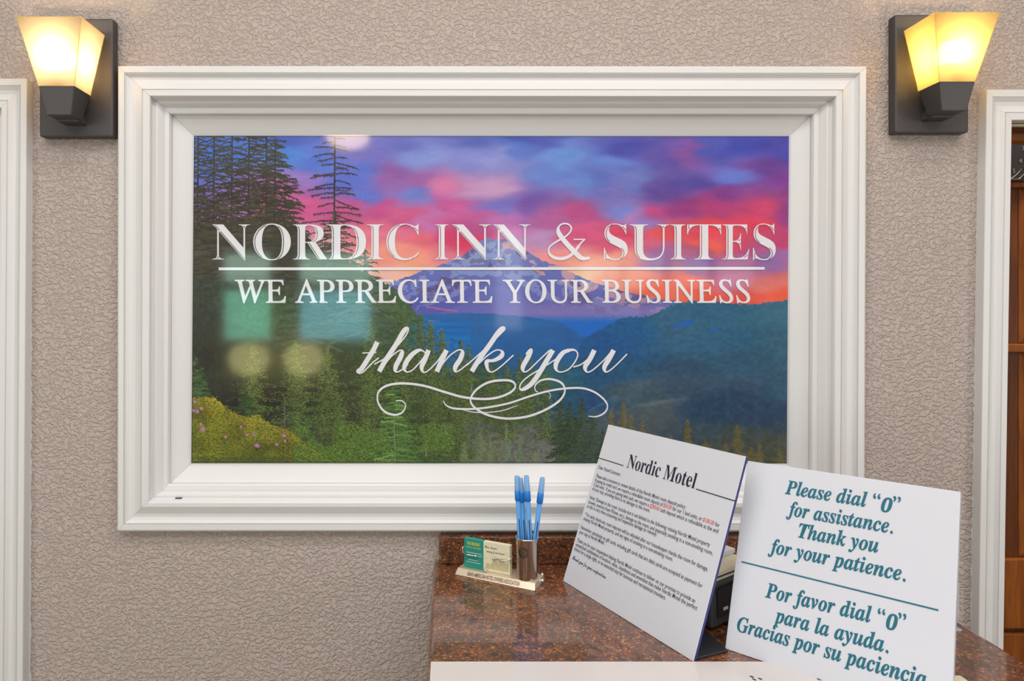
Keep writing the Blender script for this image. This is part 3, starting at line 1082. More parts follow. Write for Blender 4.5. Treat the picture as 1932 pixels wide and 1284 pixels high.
# ampersand
AMP = [(652, 683), (628, 706), (600, 745), (565, 780), (520, 797), (470, 792), (438, 765), (440, 728), (480, 696), (530, 668), (562, 640), (572, 612), (555, 590), (522, 586), (496, 604),
       (494, 636), (520, 678), (570, 735), (620, 785), (650, 797), (684, 792)]
ap = catmull(AMP, 8)
ap = np.stack([900 + ap[:, 0] / 3.22, 240 + ap[:, 1] / 3.22], 1)
tt = np.gradient(ap, axis=0)
tt /= np.linalg.norm(tt, axis=1)[:, None]
hw = 1.5 + 3.2 * np.clip(tt @ np.array([0.72, 0.69]), 0, 1) ** 2 + 1.6 * np.clip(-(tt @ np.array([0.1, -1.0])) * (-1), 0, 1) * 0 + 1.6 * np.clip(-tt[:, 0], 0, 1) * (ap[:, 1] > 462)
v, f = ribbon(ap, hw)
pieces.append(([mural_pt(q[0], q[1], 0.0012 + (i % len(ap)) * 6e-7) for i, q in enumerate(v)], f, [0] * len(f)))
v, f = ribbon(np.array([(1082, 451.5), (1104, 451.5)]), [1.2, 1.2])
pieces.append(([mural_pt(q[0], q[1], 0.0012) for q in v], f, [0] * len(f)))
build_flat('large_white_lettering', pieces, [M['white_ink']], pic)
# thin inlines cut through the letters show the print's own colour
for li, grp in sorted(slits.items()):
    V, colr = [], []
    for qd in grp:
        for q in qd:
            V.append(tuple(mural_pt(q[0], q[1], 0.0016)))
        ccx = samp(img, np.array([qd[:, 0].mean()]), np.array([qd[:, 1].mean()]))[0] * 0.8
        colr += [list(lin(ccx)) + [1]] * 4
    me = bpy.data.meshes.new('letter_inline')
    me.from_pydata(V, [], [(4 * i, 4 * i + 1, 4 * i + 2, 4 * i + 3) for i in range(len(grp))])
    at = me.color_attributes.new('ink', 'FLOAT_COLOR', 'POINT')
    at.data.foreach_set('color', np.array(colr, np.float32).ravel())
    me.materials.append(bpy.data.materials['printed_banner'])
    o = bpy.data.objects.new('letter_inline', me)
    o['kind'] = 'stuff'
    COL.objects.link(o)
    o.parent = pic
    o.matrix_parent_inverse = Matrix.Translation(-pic.location)

pieces = []
for wd, x0, x1 in (('WE', 443, 540), ('APPRECIATE', 557, 929), ('YOUR', 948, 1118), ('BUSINESS', 1135, 1415)):
    geo = text_geo(wd, 'it', offset=0.010, spacing=0.98, shear=-0.285, red=[(i, i + 1) for i, c_ in enumerate(wd) if c_ == 'A'])
    fa, ma = geo[1], geo[2]
    # the slanted capital A needs a little more straightening than the rest
    idx = sorted({i for q, m_ in zip(fa, ma) if m_ == 1 for i in q})
    if idx:
        sel = np.array(idx)
        xs_ = geo[0][sel, 0]
        for grp in np.split(np.argsort(xs_), np.where(np.diff(np.sort(xs_)) > 0.3)[0] + 1):
            g_ = sel[grp]
            geo[0][g_, 0] -= 0.17 * (geo[0][g_, 1] - CAPI * 0.5)
    geo = (geo[0], fa, [0] * len(ma))
    pieces.append(fit_rect(geo, x0, x1, 527.5, 570.5, cap=CAPI))
build_flat('small_capital_lettering', pieces, [M['white_ink']], pic)
v, f = ribbon(np.array([(413, 507), (1442, 506)]), [2.6, 2.6])
build_flat('underline', [([mural_pt(q[0], q[1], 0.0012) for q in v], f, [0])], [M['white_ink']], pic)


def pen_stroke(path, thick, thin, n=8, conv=None, ref=(-0.5, 0.87)):
    p = catmull(path, n)
    p = np.stack([700 + p[:, 0] / 4.013, 480 + p[:, 1] / 4.013], 1) if conv is None else conv(p)
    t = np.gradient(p, axis=0)
    t /= np.linalg.norm(t, axis=1)[:, None] + 1e-9
    dn = np.clip(t @ np.array(ref), 0, 1) ** 1.6
    for _ in range(3):
        dn = np.convolve(np.pad(dn, 2, 'edge'), np.ones(5) / 5, 'valid')
    return ribbon(p, thin + (thick - thin) * dn)


pieces = []
STR = [
    [(48, 660), (20, 720), (-30, 800), (-70, 862), (-98, 884), (-82, 898), (-50, 880), (10, 820), (60, 780)],
    [(-60, 742), (-20, 738), (36, 738)],
    [(25, 830), (110, 780), (200, 690), (262, 615), (284, 566), (270, 558), (240, 592), (190, 680), (110, 800), (62, 884)],
    [(90, 850), (150, 775), (210, 728), (236, 732), (222, 780), (190, 840), (186, 882), (216, 882), (280, 830)],
    [(410, 740), (372, 722), (318, 750), (268, 812), (252, 864), (276, 888), (322, 866), (390, 790), (424, 735)],
    [(436, 722), (410, 790), (384, 850), (396, 888), (432, 878), (500, 810), (545, 745)],
    [(572, 722), (540, 790), (498, 886)],
    [(520, 855), (590, 770), (660, 722), (692, 734), (676, 790), (640, 846), (640, 884), (672, 874), (740, 820)],
    [(720, 840), (800, 770), (900, 680), (970, 610), (1012, 566), (1000, 554), (962, 590), (900, 680), (820, 790), (762, 884)],
    [(800, 840), (880, 765), (950, 722), (992, 734), (984, 770), (930, 800), (880, 806), (876, 840), (892, 880), (926, 884), (990, 840), (1078, 760)],
    [(1172, 752), (1196, 722), (1210, 722), (1186, 780), (1150, 846), (1156, 884), (1190, 876), (1270, 800), (1352, 722)],
    [(1376, 722), (1330, 800), (1270, 900), (1220, 970), (1170, 1010), (1130, 1020), (1134, 976), (1190, 922), (1290, 860), (1400, 790)],
    [(1500, 722), (1450, 745), (1404, 812), (1400, 868), (1436, 888), (1496, 866), (1546, 806), (1564, 752), (1540, 722), (1500, 722)],
    [(1530, 850), (1590, 830), (1650, 780), (1676, 735)],
    [(1690, 722), (1656, 790), (1620, 848), (1632, 886), (1672, 876), (1760, 800), (1816, 735)],
    [(1836, 722), (1800, 790), (1766, 848), (1774, 886), (1812, 872), (1880, 810), (1936, 752)],
]
def lift(v, k):
    n = len(v) // 2
    return [mural_pt(q[0], q[1], 0.0012 + k * 0.00003 + (i % n) * 2.5e-7) for i, q in enumerate(v)]


for k, s in enumerate(STR):
    v, f = pen_stroke(s, 4.6, 1.25) if k != 1 else ribbon(np.array([(684, 665.5), (710, 664.5)]), [1.1, 1.1])
    pieces.append((lift(v, k), f, [0] * len(f)))
build_flat('script_lettering', pieces, [M['white_ink']], pic)['label'] = 'white cursive thank you lettering'

pieces = []
FL = [([(190, 1105), (235, 1106), (262, 1140), (240, 1190), (180, 1212), (100, 1184), (52, 1110), (60, 1035), (130, 988), (250, 974), (400, 992), (560, 1040), (700, 1078), (850, 1092), (960, 1080), (1050, 1045), (1092, 1000),
        (1070, 960), (1000, 950), (890, 966), (800, 1020), (754, 1090), (772, 1144), (840, 1194), (940, 1228), (1060, 1240), (1200, 1220), (1330, 1168), (1430, 1100), (1467, 1030), (1440, 970), (1360, 942), (1285, 952),
        (1242, 990), (1244, 1026), (1262, 1040)], 2.0),
      ([(546, 1104), (570, 1140), (630, 1163), (760, 1168), (900, 1153), (1050, 1122), (1200, 1072), (1350, 1030), (1500, 1010), (1620, 1014), (1720, 1058), (1786, 1130), (1772, 1190), (1710, 1224), (1646, 1222)], 1.7),
      ([(700, 1176), (780, 1192), (880, 1194), (1000, 1178), (1112, 1140)], 0.8),
      ([(1340, 1040), (1358, 1060), (1350, 1090)], 0.7)]
for kf, (s, wd) in enumerate(FL):
    p = catmull(s, 8)
    p = np.stack([700 + p[:, 0] / 4.013, 480 + p[:, 1] / 4.013], 1)
    tpr = np.linspace(0, 1, len(p))
    hw = wd * (0.45 + 0.55 * np.clip(np.minimum(tpr, 1 - tpr) * 7, 0, 1))
    t = np.gradient(p, axis=0)
    t /= np.linalg.norm(t, axis=1)[:, None]
    hw = hw * (0.7 + 0.4 * np.abs(t[:, 0]))
    v, f = ribbon(p, hw)
    pieces.append((lift(v, kf), f, [0] * len(f)))
build_flat('flourish', pieces, [M['white_ink']], pic)

# ================================================================ door casings on either side
CP = [(0, 0), (0, 16.0), (0.9, 17.0), (11.4, 17.0), (12.0, 15.3), (12.7, 15.3), (13.3, 16.8), (19, 13.0), (25, 11.0), (31, 12.5), (36.3, 16.6), (36.9, 15.2), (37.6, 15.2), (38.3, 17), (48.6, 17), (49.6, 16), (49.6, 0)]


def casing(name, outer_top, outer_bot, top_far, sgn, wmul, hmul):
    """moulded casing: outer front corner at outer_top px, leg runs to the floor, header runs away; sgn=+1 opening lies to the right"""
    bm = bm_new()
    top, bot, far = [], [], []
    for u, h in CP:
        d = D - h / 1000
        du = u * wmul
        dh = u * hmul
        p = P(outer_top[0] + sgn * du, outer_top[1] + dh, D - 0.017)
        p2 = P(outer_bot[0] + sgn * du, outer_bot[1], D - 0.017)
        p.y = d - D
        p2.y = d - D
        s = (0.0 - p.z) / (p2.z - p.z)
        fl = p + (p2 - p) * s
        top.append(p)
        bot.append(fl)
        far.append(Vector((top_far, p.y, p.z)))
    leg_v, head_v = [], []
    for a, b in ((top, bot),):
        ra = [bm.verts.new(q) for q in a]
        rb = [bm.verts.new(q) for q in b]
        for i in range(len(ra) - 1):
            bm.faces.new((ra[i], ra[i + 1], rb[i + 1], rb[i]))
        bm.faces.new(rb)
        bm.faces.new(ra[::-1])
    leg = finish('casing_leg', bm, M['trim'])
    bm = bm_new()
    ra = [bm.verts.new(q + Vector((sgn * 0.0002, 0, 0))) for q in top]
    rb = [bm.verts.new(q) for q in far]
    for i in range(len(ra) - 1):
        bm.faces.new((ra[i], ra[i + 1], rb[i + 1], rb[i]))
    bm.faces.new(rb)
    bm.faces.new(ra[::-1])
    head = finish('casing_head', bm, M['trim'])
    return leg, head, top, bot


def caulk(px0, px1, py0, py1, side, name, parent):
    r = random.Random(5)
    bm = bm_new()
    n = 150
    a, b = [], []
    for i in range(n + 1):
        t = i / n
        py = py0 + (py1 - py0) * t
        px = px0 + (px1 - px0) * t
        w_ = (2.0 + 2.2 * r.random() ** 2)
        p = P(px - side * 1.0, py, D)
        q = P(px + side * w_, py, D)
        a.append((bm.verts.new((p.x, -0.0016, p.z)), bm.verts.new((p.x, 0.0, p.z))))
        b.append((bm.verts.new((q.x, -0.0008, q.z)), bm.verts.new((q.x, 0.0, q.z))))
    for i in range(n):
        bm.faces.new((a[i][0], a[i + 1][0], b[i + 1][0], b[i][0]))
        bm.faces.new((b[i][0], b[i + 1][0], b[i + 1][1], b[i][1]))
    return finish(name, bm, M['caulk'], parent)


# right doorway (door_1) : casing, jamb
leg, head, top, bot = casing('door_1', (1862, 168.5), (1847, 1180), 1.80, 1, 0.96, 1.17)
jx = top[-1].x
bm = bm_new()
# jamb lining: left side and head, slanted with the leg
add_hexa(bm, [(bot[-1].x, -0.001, 0), (bot[-1].x + 0.018, -0.001, 0), (bot[-1].x + 0.018, 0.135, 0), (bot[-1].x, 0.135, 0),
              (top[-1].x, -0.001, top[-1].z), (top[-1].x + 0.004, -0.001, top[-1].z), (top[-1].x + 0.004, 0.135, top[-1].z), (top[-1].x, 0.135, top[-1].z)])
dj = struct(finish('door_1', bm, M['trim']))
for nm, ya, yb_, dz, mm in (('head_jamb', 0.001, 0.135, 0.0, M['wood_dark']), ('door_stop', 0.060, 0.088, -0.012, M['wood']), ('jamb_bead', 0.004, 0.012, -0.003, M['cream'])):
    bm = bm_new()
    add_box(bm, top[-1].x - 0.012, 1.70, ya, yb_, top[-1].z + dz, top[-1].z + (0.0048 if dz == 0 else -0.0002))
    finish(nm, bm, mm, dj)
for o in (leg, head):
    o.parent = dj
caulk(1849.5, 1833, 190, 1170, -1, 'caulk_line', dj)

# left doorway (door_2): casing and closed white door
leg, head, top, bot = casing('door_2', (50.5, 147.8), (42.5, 1284), -1.75, -1, 0.98, 1.12)
bm = bm_new()
add_box(bm, -1.75, top[-1].x + 0.01, -0.006, -0.001, 0.0, top[-1].z + 0.01)
dj = struct(finish('door_2', bm, M['trim']))
for o in (leg, head):
    o.parent = dj
caulk(59, 55, 150, 1400, 1, 'caulk_line', dj)

# ================================================================ wooden cabinet and clock in the room behind the right doorway
DC = D + 0.55
cab = empty('wood_panel_cabinet', (1.75, 0.6, 0), 'orange-brown raised-panel wooden cabinet seen through the right doorway', 'cabinet')


def cpx(px, py, d=DC):
    return P(px, py, d)


bm = bm_new()
z_top = 2.3
cx0, cx1 = 1.15, 2.5
yf = DC - D
add_box(bm, cx0, cx1, yf, yf + 0.4, 0, z_top)
finish('body', bm, M['wood_dark'], cab)
bm = bm_new()
for (a, b, pr) in ((226, 236, 0.030), (236, 249, 0.018), (249, 256, 0.026), (256, 265, 0.014)):
    add_box(bm, cx0, cx1, yf - pr, yf - 0.0002, cpx(0, b).z, cpx(0, a).z)
finish('crown_moulding', bm, M['wood'], cab, bevel=0.003)
for a, b in ((342, 355), (648, 664), (1050, 1180)):
    bm = bm_new()
    add_box(bm, cx0, cx1, yf - 0.016, yf - 0.0002, cpx(0, b).z, cpx(0, a).z)
    finish('rail', bm, M['wood'], cab, bevel=0.003)
for i, (a, b) in enumerate(((357, 646), (666, 1048))):
    bm = bm_new()
    xa = cpx(1921, a).x
    z1, z0 = cpx(0, a).z, cpx(0, b).z
    add_hexa(bm, [(xa, yf - 0.001, z0), (cx1, yf - 0.001, z0), (cx1, yf - 0.001, z1), (xa, yf - 0.001, z1),
                  (xa + 0.03, yf - 0.014, z0 + 0.03), (cx1 - 0.03, yf - 0.014, z0 + 0.03), (cx1 - 0.03, yf - 0.014, z1 - 0.03), (xa + 0.03, yf - 0.014, z1 - 0.03)])
    finish('panel', bm, M['wood'], cab)
bm = bm_new()
z1 = cpx(0, 1190).z
add_box(bm, cx0, cx1, yf - 0.012, yf - 0.0002, z1 - 0.5, z1)
finish('drawer_front', bm, M['wood'], cab, bevel=0.004)

clock = empty('wall_clock', tuple(cpx(1880, 303, DC - 0.02)), 'black square clock with thin silver ring and numerals, half hidden by the right door casing', 'clock')
bm = bm_new()
a, b = cpx(1818, 342, DC - 0.03), cpx(1942, 264, DC - 0.03)
add_box(bm, a.x, b.x, yf - 0.03, yf - 0.0165, a.z, b.z)
finish('case', bm, M['black'], clock, bevel=0.002)
cc_ = cpx(1878, 285, DC - 0.031)
for R in (0.076, 0.088):
    bm = bm_new()
    pts = [cc_ + Vector((R * math.cos(t), 0, R * math.sin(t))) for t in np.linspace(-math.pi * 0.92, math.pi * 0.25, 50)]
    pts = [p for p in pts if a.z + 0.002 < p.z < b.z - 0.002 and p.x < b.x - 0.002]
    add_tube(bm, pts, 0.0011, 6)
    finish('ring', bm, M['chrome'], clock)
pc = []
for ch, px, py in (('3', 1931, 279), ('4', 1926, 303), ('5', 1913.5, 322)):
    v, f, mi = text_geo(ch, 'sans')
    s = 0.010 / v[:, 1].max()
    c0 = cpx(px, py, DC - 0.032)
    m_ = (v.min(0) + v.max(0)) / 2
    pc.append(([(c0.x + (q[0] - m_[0]) * s, c0.y + 0.0005, c0.z + (q[1] - m_[1]) * s) for q in v], f, [0] * len(f)))
for nm_ in pc:
    build_flat('numeral', [nm_], [M['greyplastic_light']], clock)

# ================================================================ wall sconces


def sconce(cx, zc, frost, label, power, color):
    t = empty('wall_sconce', (cx, 0, CAMZ + zc), label, 'wall lamp', 'pair of wall sconces beside the framed print')
    z0, z1 = CAMZ + zc - 0.0945, CAMZ + zc + 0.0945
    bm = bm_new()
    add_box(bm, cx - 0.059, cx + 0.059, -0.018, -0.0002, z0, z1)
    finish('back_plate', bm, M['bronze'], t, bevel=0.0028, seg=2)
    # arm
    zs = z1 - 0.030                     # top of shade
    zb_ = zs - 0.0955                   # bottom of shade
    zc_ = zb_ - 0.043
    yF, yB = 0.987 - D, 1.053 - D
    yf2, yb2 = 1.006 - D, 1.051 - D
    bm = bm_new()
    add_hexa(bm, [(cx - 0.018, -0.042, zc_ - 0.003), (cx + 0.018, -0.042, zc_ - 0.003), (cx + 0.018, -0.0175, zc_ - 0.003), (cx - 0.018, -0.0175, zc_ - 0.003),
                  (cx - 0.014, -0.042, zc_ + 0.014), (cx + 0.014, -0.042, zc_ + 0.014), (cx + 0.014, -0.0175, zc_ + 0.014), (cx - 0.014, -0.0175, zc_ + 0.014)])
    finish('arm', bm, M['bronze'], t, bevel=0.002)
    bm = bm_new()
    h = 0.0275
    add_hexa(bm, [(cx - 0.019, 1.012 - D, zc_), (cx + 0.019, 1.012 - D, zc_), (cx + 0.019, 1.043 - D, zc_), (cx - 0.019, 1.043 - D, zc_),
                  (cx - h, yf2, zb_), (cx + h, yf2, zb_), (cx + h, yb2, zb_), (cx - h, yb2, zb_)])
    finish('lamp_cup', bm, M['bronze'], t, bevel=0.0012)
    # shade: four panes with thickness, as one glass
    H = 0.0485
    bot4 = [(cx - h, yf2, zb_), (cx + h, yf2, zb_), (cx + h, yb2, zb_), (cx - h, yb2, zb_)]
    top4 = [(cx - H, yF, zs), (cx + H, yF, zs), (cx + H, yB, zs), (cx - H, yB, zs)]
    bm = bm_new()
    bo, to = [bm.verts.new(q) for q in bot4], [bm.verts.new(q) for q in top4]
    for i in range(4):
        j = (i + 1) % 4
        bm.faces.new((bo[i], bo[j], to[j], to[i]))
    finish('glass_shade', bm, frost, t)
    bm = bm_new()
    for ring in (top4,):
        ps = [Vector(q) for q in ring]
        for i in range(4):
            add_tube(bm, [ps[i], ps[(i + 1) % 4]], 0.0006, 6)
    for i in range(4):
        add_tube(bm, [Vector(bot4[i]), Vector(top4[i])], 0.0006, 6)
        add_tube(bm, [Vector(bot4[i]), Vector(bot4[(i + 1) % 4])], 0.0006, 6)
    finish('glass_edge', bm, M['frost_edge'], t)
    bm = bm_new()
    bc = Vector((cx, -0.056, zb_ + 0.047))
    add_ball(bm, bc, 0.0195, 20)
    bulb = finish('bulb', bm, emitter('bulb_glow', color, power), t, smooth=True)
    bm = bm_new()
    add_tube(bm, [bc + Vector((0, 0, -0.046)), bc + Vector((0, 0, -0.016))], [0.012, 0.010], 14)
    finish('lamp_socket', bm, M['steel'], t)
    return t


sconce(-0.5985, 0.377, M['frost_peach'], 'left wall sconce, pale peach flared glass lit on a dark square-edged plate', 82, (1.0, 0.76, 0.46))
sconce(0.7695, 0.3835, M['frost_amber'], 'right wall sconce, yellow amber flared glass lit beside the doorway', 82, (1.0, 0.74, 0.40))

# ================================================================ granite counter
ZC = CAMZ - 0.40
counter = empty('reception_counter', (0.32, -0.4, 0), 'polished brown speckled granite counter below the framed print', 'counter')
XL, XR = -0.027, 0.662
bm = bm_new()
add_box(bm, XL, XR, -0.60, -0.0002, ZC - 0.032, ZC)
finish('countertop', bm, M['granite'], counter, bevel=0.007, seg=4)
bm = bm_new()
add_box(bm, -0.0185, XR - 0.008, -0.022, -0.0002, ZC + 0.0002, ZC + 0.0445)
finish('backsplash', bm, M['granite'], counter, bevel=0.003, seg=3)
bm = bm_new()
add_box(bm, XL + 0.03, XR - 0.03, -0.57, -0.001, 0.0, ZC - 0.0322)
finish('cabinet_base', bm, M['wood_dark'], counter, bevel=0.003)

# ---------------------------------------------------------------- white laminated sheet at the front of the counter
sheet = empty('laminated_sheet', (0.25, -0.42, ZC), 'large white laminated sheet lying flat along the front of the granite counter', 'sheet')
dS = F * 0.4 / (1250.5 - CY)
bm = bm_new()
add_box(bm, -0.0225, 0.545, -0.595, dS - D, ZC + 0.0002, ZC + 0.0022)
finish('sheet_body', bm, M['mat_white'], sheet, bevel=0.0006)
pc = []
for q, (px, py) in enumerate(((1418, 1276), (1423, 1281), (1434, 1280), (1545, 1281))):
    d = F * (0.4 - 0.0023) / (py - CY)
    p = P(px, py, d)
    r = random.Random(q)
    pts = np.array([(p.x + 0.002 * math.cos(i * 2.1) * r.uniform(0.4, 1.2), p.y + 0.002 * math.sin(i * 1.7)) for i in range(7)])
    v, f = ribbon(catmull(pts, 4), [0.00035] * (6 * 4 + 1))
    pc.append(([(a[0], a[1], ZC + 0.0024) for a in v], f, [0] * len(f)))
for q_ in pc:
    build_flat('printed_squiggle', [q_], [M['ink_grey']], sheet)

# ================================================================ leaning signs


class Sheet:
    """a board whose lower edge stands on the counter and that leans back"""

    def __init__(s, BL, BR, lean, W, H):
        def onc(p):
            r = Vector(((p[0] - CX) / F, 1.0, -(p[1] - CY) / F))
            return Vector((0, -D, CAMZ)) + r * (-0.3996 / r.z)
        s.o = onc(BL)
        s.e = onc(BR) - s.o
        s.e.z = 0
        s.e.normalize()
        back = Vector((-s.e.y, s.e.x, 0))
        if back.y < 0:
            back = -back
        a = math.radians(lean)
        s.up = Vector((0, 0, 1)) * math.cos(a) + back * math.sin(a)
        s.n = s.e.cross(s.up).normalized()
        if s.n.y > 0:
            s.n = -s.n
        s.W, s.H = W, H
        s.tan = math.tan(a)

    def uv(s, px, py):
        r = Vector(((px - CX) / F, 1.0, -(py - CY) / F))
        o = Vector((0, -D, CAMZ))
        t = (s.o + s.n * s.th - o).dot(s.n) / r.dot(s.n)
        q = o + r * t - s.o
        return q.dot(s.e), q.dot(s.up)

    th = 0.0

    def pt(s, u, v, off=0.0):
        return s.o + s.e * u + s.up * v + s.n * off

    def board(s, name, root, front, side, thick, drop=0.0):
        # front face on the plane, body behind it
        bm = bm_new()
        tk = -thick
        dr = thick * s.up.cross(s.e).length * s.tan
        p8 = [s.pt(0, drop, 0), s.pt(s.W, drop, 0), s.pt(s.W, s.H, 0), s.pt(0, s.H, 0),
              s.pt(0, dr, tk), s.pt(s.W, dr, tk), s.pt(s.W, s.H, tk), s.pt(0, s.H, tk)]
        v = add_hexa(bm, p8)
        for f in bm.faces:
            f.material_index = 0
        bm.normal_update()
        for f in bm.faces:
            c = f.calc_center_median() - s.pt(s.W / 2, s.H / 2, tk / 2)
            if abs(c.dot(s.e)) > s.W * 0.4:
                f.material_index = 1 if c.dot(s.e) > 0 else 0
        return finish(name, bm, [front, side], root, bevel=0.0005)


def line_on(sheet, s, p0, p1, style, hmul=1.0, off=0.0004, offset=0.0, red=(), spacing=1.0, shear=0.0, res=2, height=None, zero=False):
    """text with its baseline from photo pixel p0 to p1 on the sheet"""
    if zero and '0' in s:
        red = [(s.index('0'), s.index('0') + 1)]
    v, f, mi = text_geo(s, style, offset=offset, spacing=spacing, red=red, shear=shear, res=res)
    if zero:
        for i in {i for q, m_ in zip(f, mi) if m_ == 1 for i in q}:      # old-style zero, slanted and hanging a little low
            v[i, 0] += 0.22 * (v[i, 1] - 0.3)
            v[i, 1] = v[i, 1] * 0.92 - 0.09
        mi = [0] * len(mi)
    u0, v0 = sheet.uv(*p0)
    u1, v1 = sheet.uv(*p1)
    a, b = v[:, 0].min(), v[:, 0].max()
    du, dv = (u1 - u0), (v1 - v0)
    L = math.hypot(du, dv)
    k = L / (b - a)
    cu, cv = du / L, dv / L
    ky = k * hmul if height is None else height / text_geo('l', style)[0][:, 1].max()
    pts = []
    for q in v:
        x, y = (q[0] - a) * k, q[1] * ky
        pts.append(sheet.pt(u0 + x * cu - y * cv, v0 + x * cv + y * cu, off))
    return pts, f, mi


def rule_on(sheet, p0, p1, hw, off=0.0004):
    a, b = np.array(sheet.uv(*p0)), np.array(sheet.uv(*p1))
    v, f = ribbon(np.array([a, b]), [hw, hw])
    return [sheet.pt(q[0], q[1], off) for q in v], f, [0]


# sign 1
s1 = Sheet((1062, 1095), (1308, 1248), 20.5, 0.2562, 0.2430)
r1 = empty('deposit_policy_sign', tuple(s1.pt(0.128, 0, 0)), 'white board of small print headed Nordic Motel, leaning on the counter', 'sign')
s1.board('board', r1, M['white'], M['edge_navy'], 0.004)
c4 = lambda x, y: (1040 + x / 2.547, 780 + y / 2.547)
c7 = lambda x, y: (1080 + x / 5.836, 860 + y / 5.836)
c8 = lambda x, y: (1050 + x / 6.42, 1000 + y / 6.42)
build_flat('heading', [line_on(s1, 'Nordic Motel', c4(362, 258), c4(688, 360), 'bold', hmul=1.28, res=4, offset=-0.002),
                       rule_on(s1, c4(222, 210), c4(348, 250), 0.0006), rule_on(s1, c4(697, 362), c4(885, 420), 0.0006)], [M['ink']], r1)['label'] = 'large navy heading between two rules'


def rd(s, *subs):
    out = []
    for q in subs:
        i = s.find(q)
        out.append((i, i + len(q)))
    return out


LN = [('Dear Valued Customer,', c7(287, 137), c7(530, 222)),
      ('Please take a moment to review details of the Nordic Motel room deposit policy:', c7(262, 232), c7(1243, 583)),
      ('If paying by credit card, we require a refundable room deposit of $50.00 for our 1 bed units, or $100.00 for', c7(248, 280), c7(1617, 785)),
      ('2 bed units.  If you are paying with cash, we require a $200.00 cash deposit which is refundable at the end', c7(232, 328), c7(1603, 850)),
      ('of your stay, providing there is no damage to the room.', c7(218, 373), c7(850, 620)),
      ('Note: ‘Damage to the room’ includes but is not limited to the following: missing Nordic Motel property', c7(190, 468), c7(1510, 1000)),
      ('(towels, memory foam Pillows, etc.), damage to the room, and especially smoking in a non-smoking room,', c7(176, 517), c7(1543, 1092)),
      ('as this is very time-consuming and expensive damage to remedy.', c7(160, 563), c7(928, 885)),
      ('* For early check-out, room deposits will be refunded after our housekeeper checks the room for damage,', c7(135, 652), c7(1490, 1268)),
      ('missing Nordic Motel property, and any signs of smoking in a non-smoking room.', c7(120, 700), c7(1103, 1160)),
      ('Remember, absolutely no gift cards, including gift cards that are debit cards are accepted as payment for', c7(93, 797), c8(1762, 700)),
      ('your stay at Nordic Motel.', c7(75, 847), c7(350, 975)),
      ('Thank you for your cooperation helping Nordic Motel continue to deliver on our promise to provide an', c7(50, 937), c8(1675, 880)),
      ('unmatched combination of location, value, cleanliness and amenities that make Nordic Motel the perfect', c7(35, 985), c8(1700, 970)),
      ('choice for a single night, or an extended stay for business and recreational travelers.', c7(20, 1032), c8(1318, 845))]
for s, a, b in LN:
    red = rd(s, *[q for q in ('$50.00', '$100.00', '$200.00') if q in s])
    build_flat('text_line', [line_on(s1, s, a, b, 'sans', height=0.0052, red=red, offset=0.004)], [M['ink_grey'], M['ink_red']], r1)
build_flat('handwritten_line', [line_on(s1, 'Thank you for your cooperation.', c8(190, 345), c8(600, 590), 'script', height=0.0052, offset=0.006)], [M['ink_grey']], r1)
# easel strut behind
bm = bm_new()
add_hexa(bm, [s1.pt(0.11, 0.13, -0.0042), s1.pt(0.15, 0.13, -0.0042), s1.pt(0.15, 0.128, -0.0062), s1.pt(0.11, 0.128, -0.0062),
              s1.pt(0.11, 0.022, -0.060), s1.pt(0.15, 0.022, -0.060), s1.pt(0.15, 0.021, -0.062), s1.pt(0.11, 0.021, -0.062)])
finish('easel_strut', bm, M['white'], r1)

# sign 2
s2 = Sheet((1368, 1223), (1793.4, 1367.6), 19.75, 0.2165, 0.2249)
r2 = empty('dial_zero_sign', tuple(s2.pt(0.108, 0, 0)), 'white board with large teal English and Spanish lettering, leaning at the counter end', 'sign')
s2.board('board', r2, M['white'], M['white'], 0.012)
c5 = lambda x, y: (1300 + x / 3.0285, 860 + y / 3.0285)
T2 = [('Please dial “0”', c5(548, 214), c5(1207, 322)), ('for assistance.', c5(556, 335), c5(1165, 443)), ('Thank you', c5(624, 463), c5(1082, 552)), ('for your patience.', c5(452, 548), c5(1238, 717)),
      ('Por favor dial “0”', c5(435, 804), c5(1240, 1000)), ('para la ayuda.', c5(484, 944), c5(1140, 1126))]
for s, a, b in T2:
    build_flat('teal_text_line', [line_on(s2, s, a, b, 'bi', res=4, height=0.0168, offset=0.011, zero=True)], [M['teal']], r2)
# last line, fitted on its first three words so that it runs on past the frame
full, part = text_geo('Gracias por su paciencia.', 'bi', offset=0.011, res=4), text_geo('Gracias por su', 'bi', offset=0.011, res=4)
u0, v0 = s2.uv(*c5(272, 996))
u1, v1 = s2.uv(*c5(868, 1176))
L = math.hypot(u1 - u0, v1 - v0)
k = L / (part[0][:, 0].max() - part[0][:, 0].min())
cu, cv = (u1 - u0) / L, (v1 - v0) / L
a0 = full[0][:, 0].min()
KY = 0.0168 / text_geo('l', 'bi')[0][:, 1].max()
build_flat('teal_text_line', [([s2.pt(u0 + (q[0] - a0) * k * cu - q[1] * KY * cv, v0 + (q[0] - a0) * k * cv + q[1] * KY * cu, 0.0004) for q in full[0]], full[1], full[2])], [M['teal']], r2)
build_flat('teal_rule', [rule_on(s2, c5(300, 603), c5(1425, 880), 0.0008)], [M['teal']], r2)
bm = bm_new()
add_hexa(bm, [s2.pt(0.09, 0.13, -0.0122), s2.pt(0.13, 0.13, -0.0122), s2.pt(0.13, 0.128, -0.0142), s2.pt(0.09, 0.128, -0.0142),
              s2.pt(0.09, 0.024, -0.064), s2.pt(0.13, 0.024, -0.064), s2.pt(0.13, 0.023, -0.066), s2.pt(0.09, 0.023, -0.066)])
finish('easel_strut', bm, M['white'], r2)

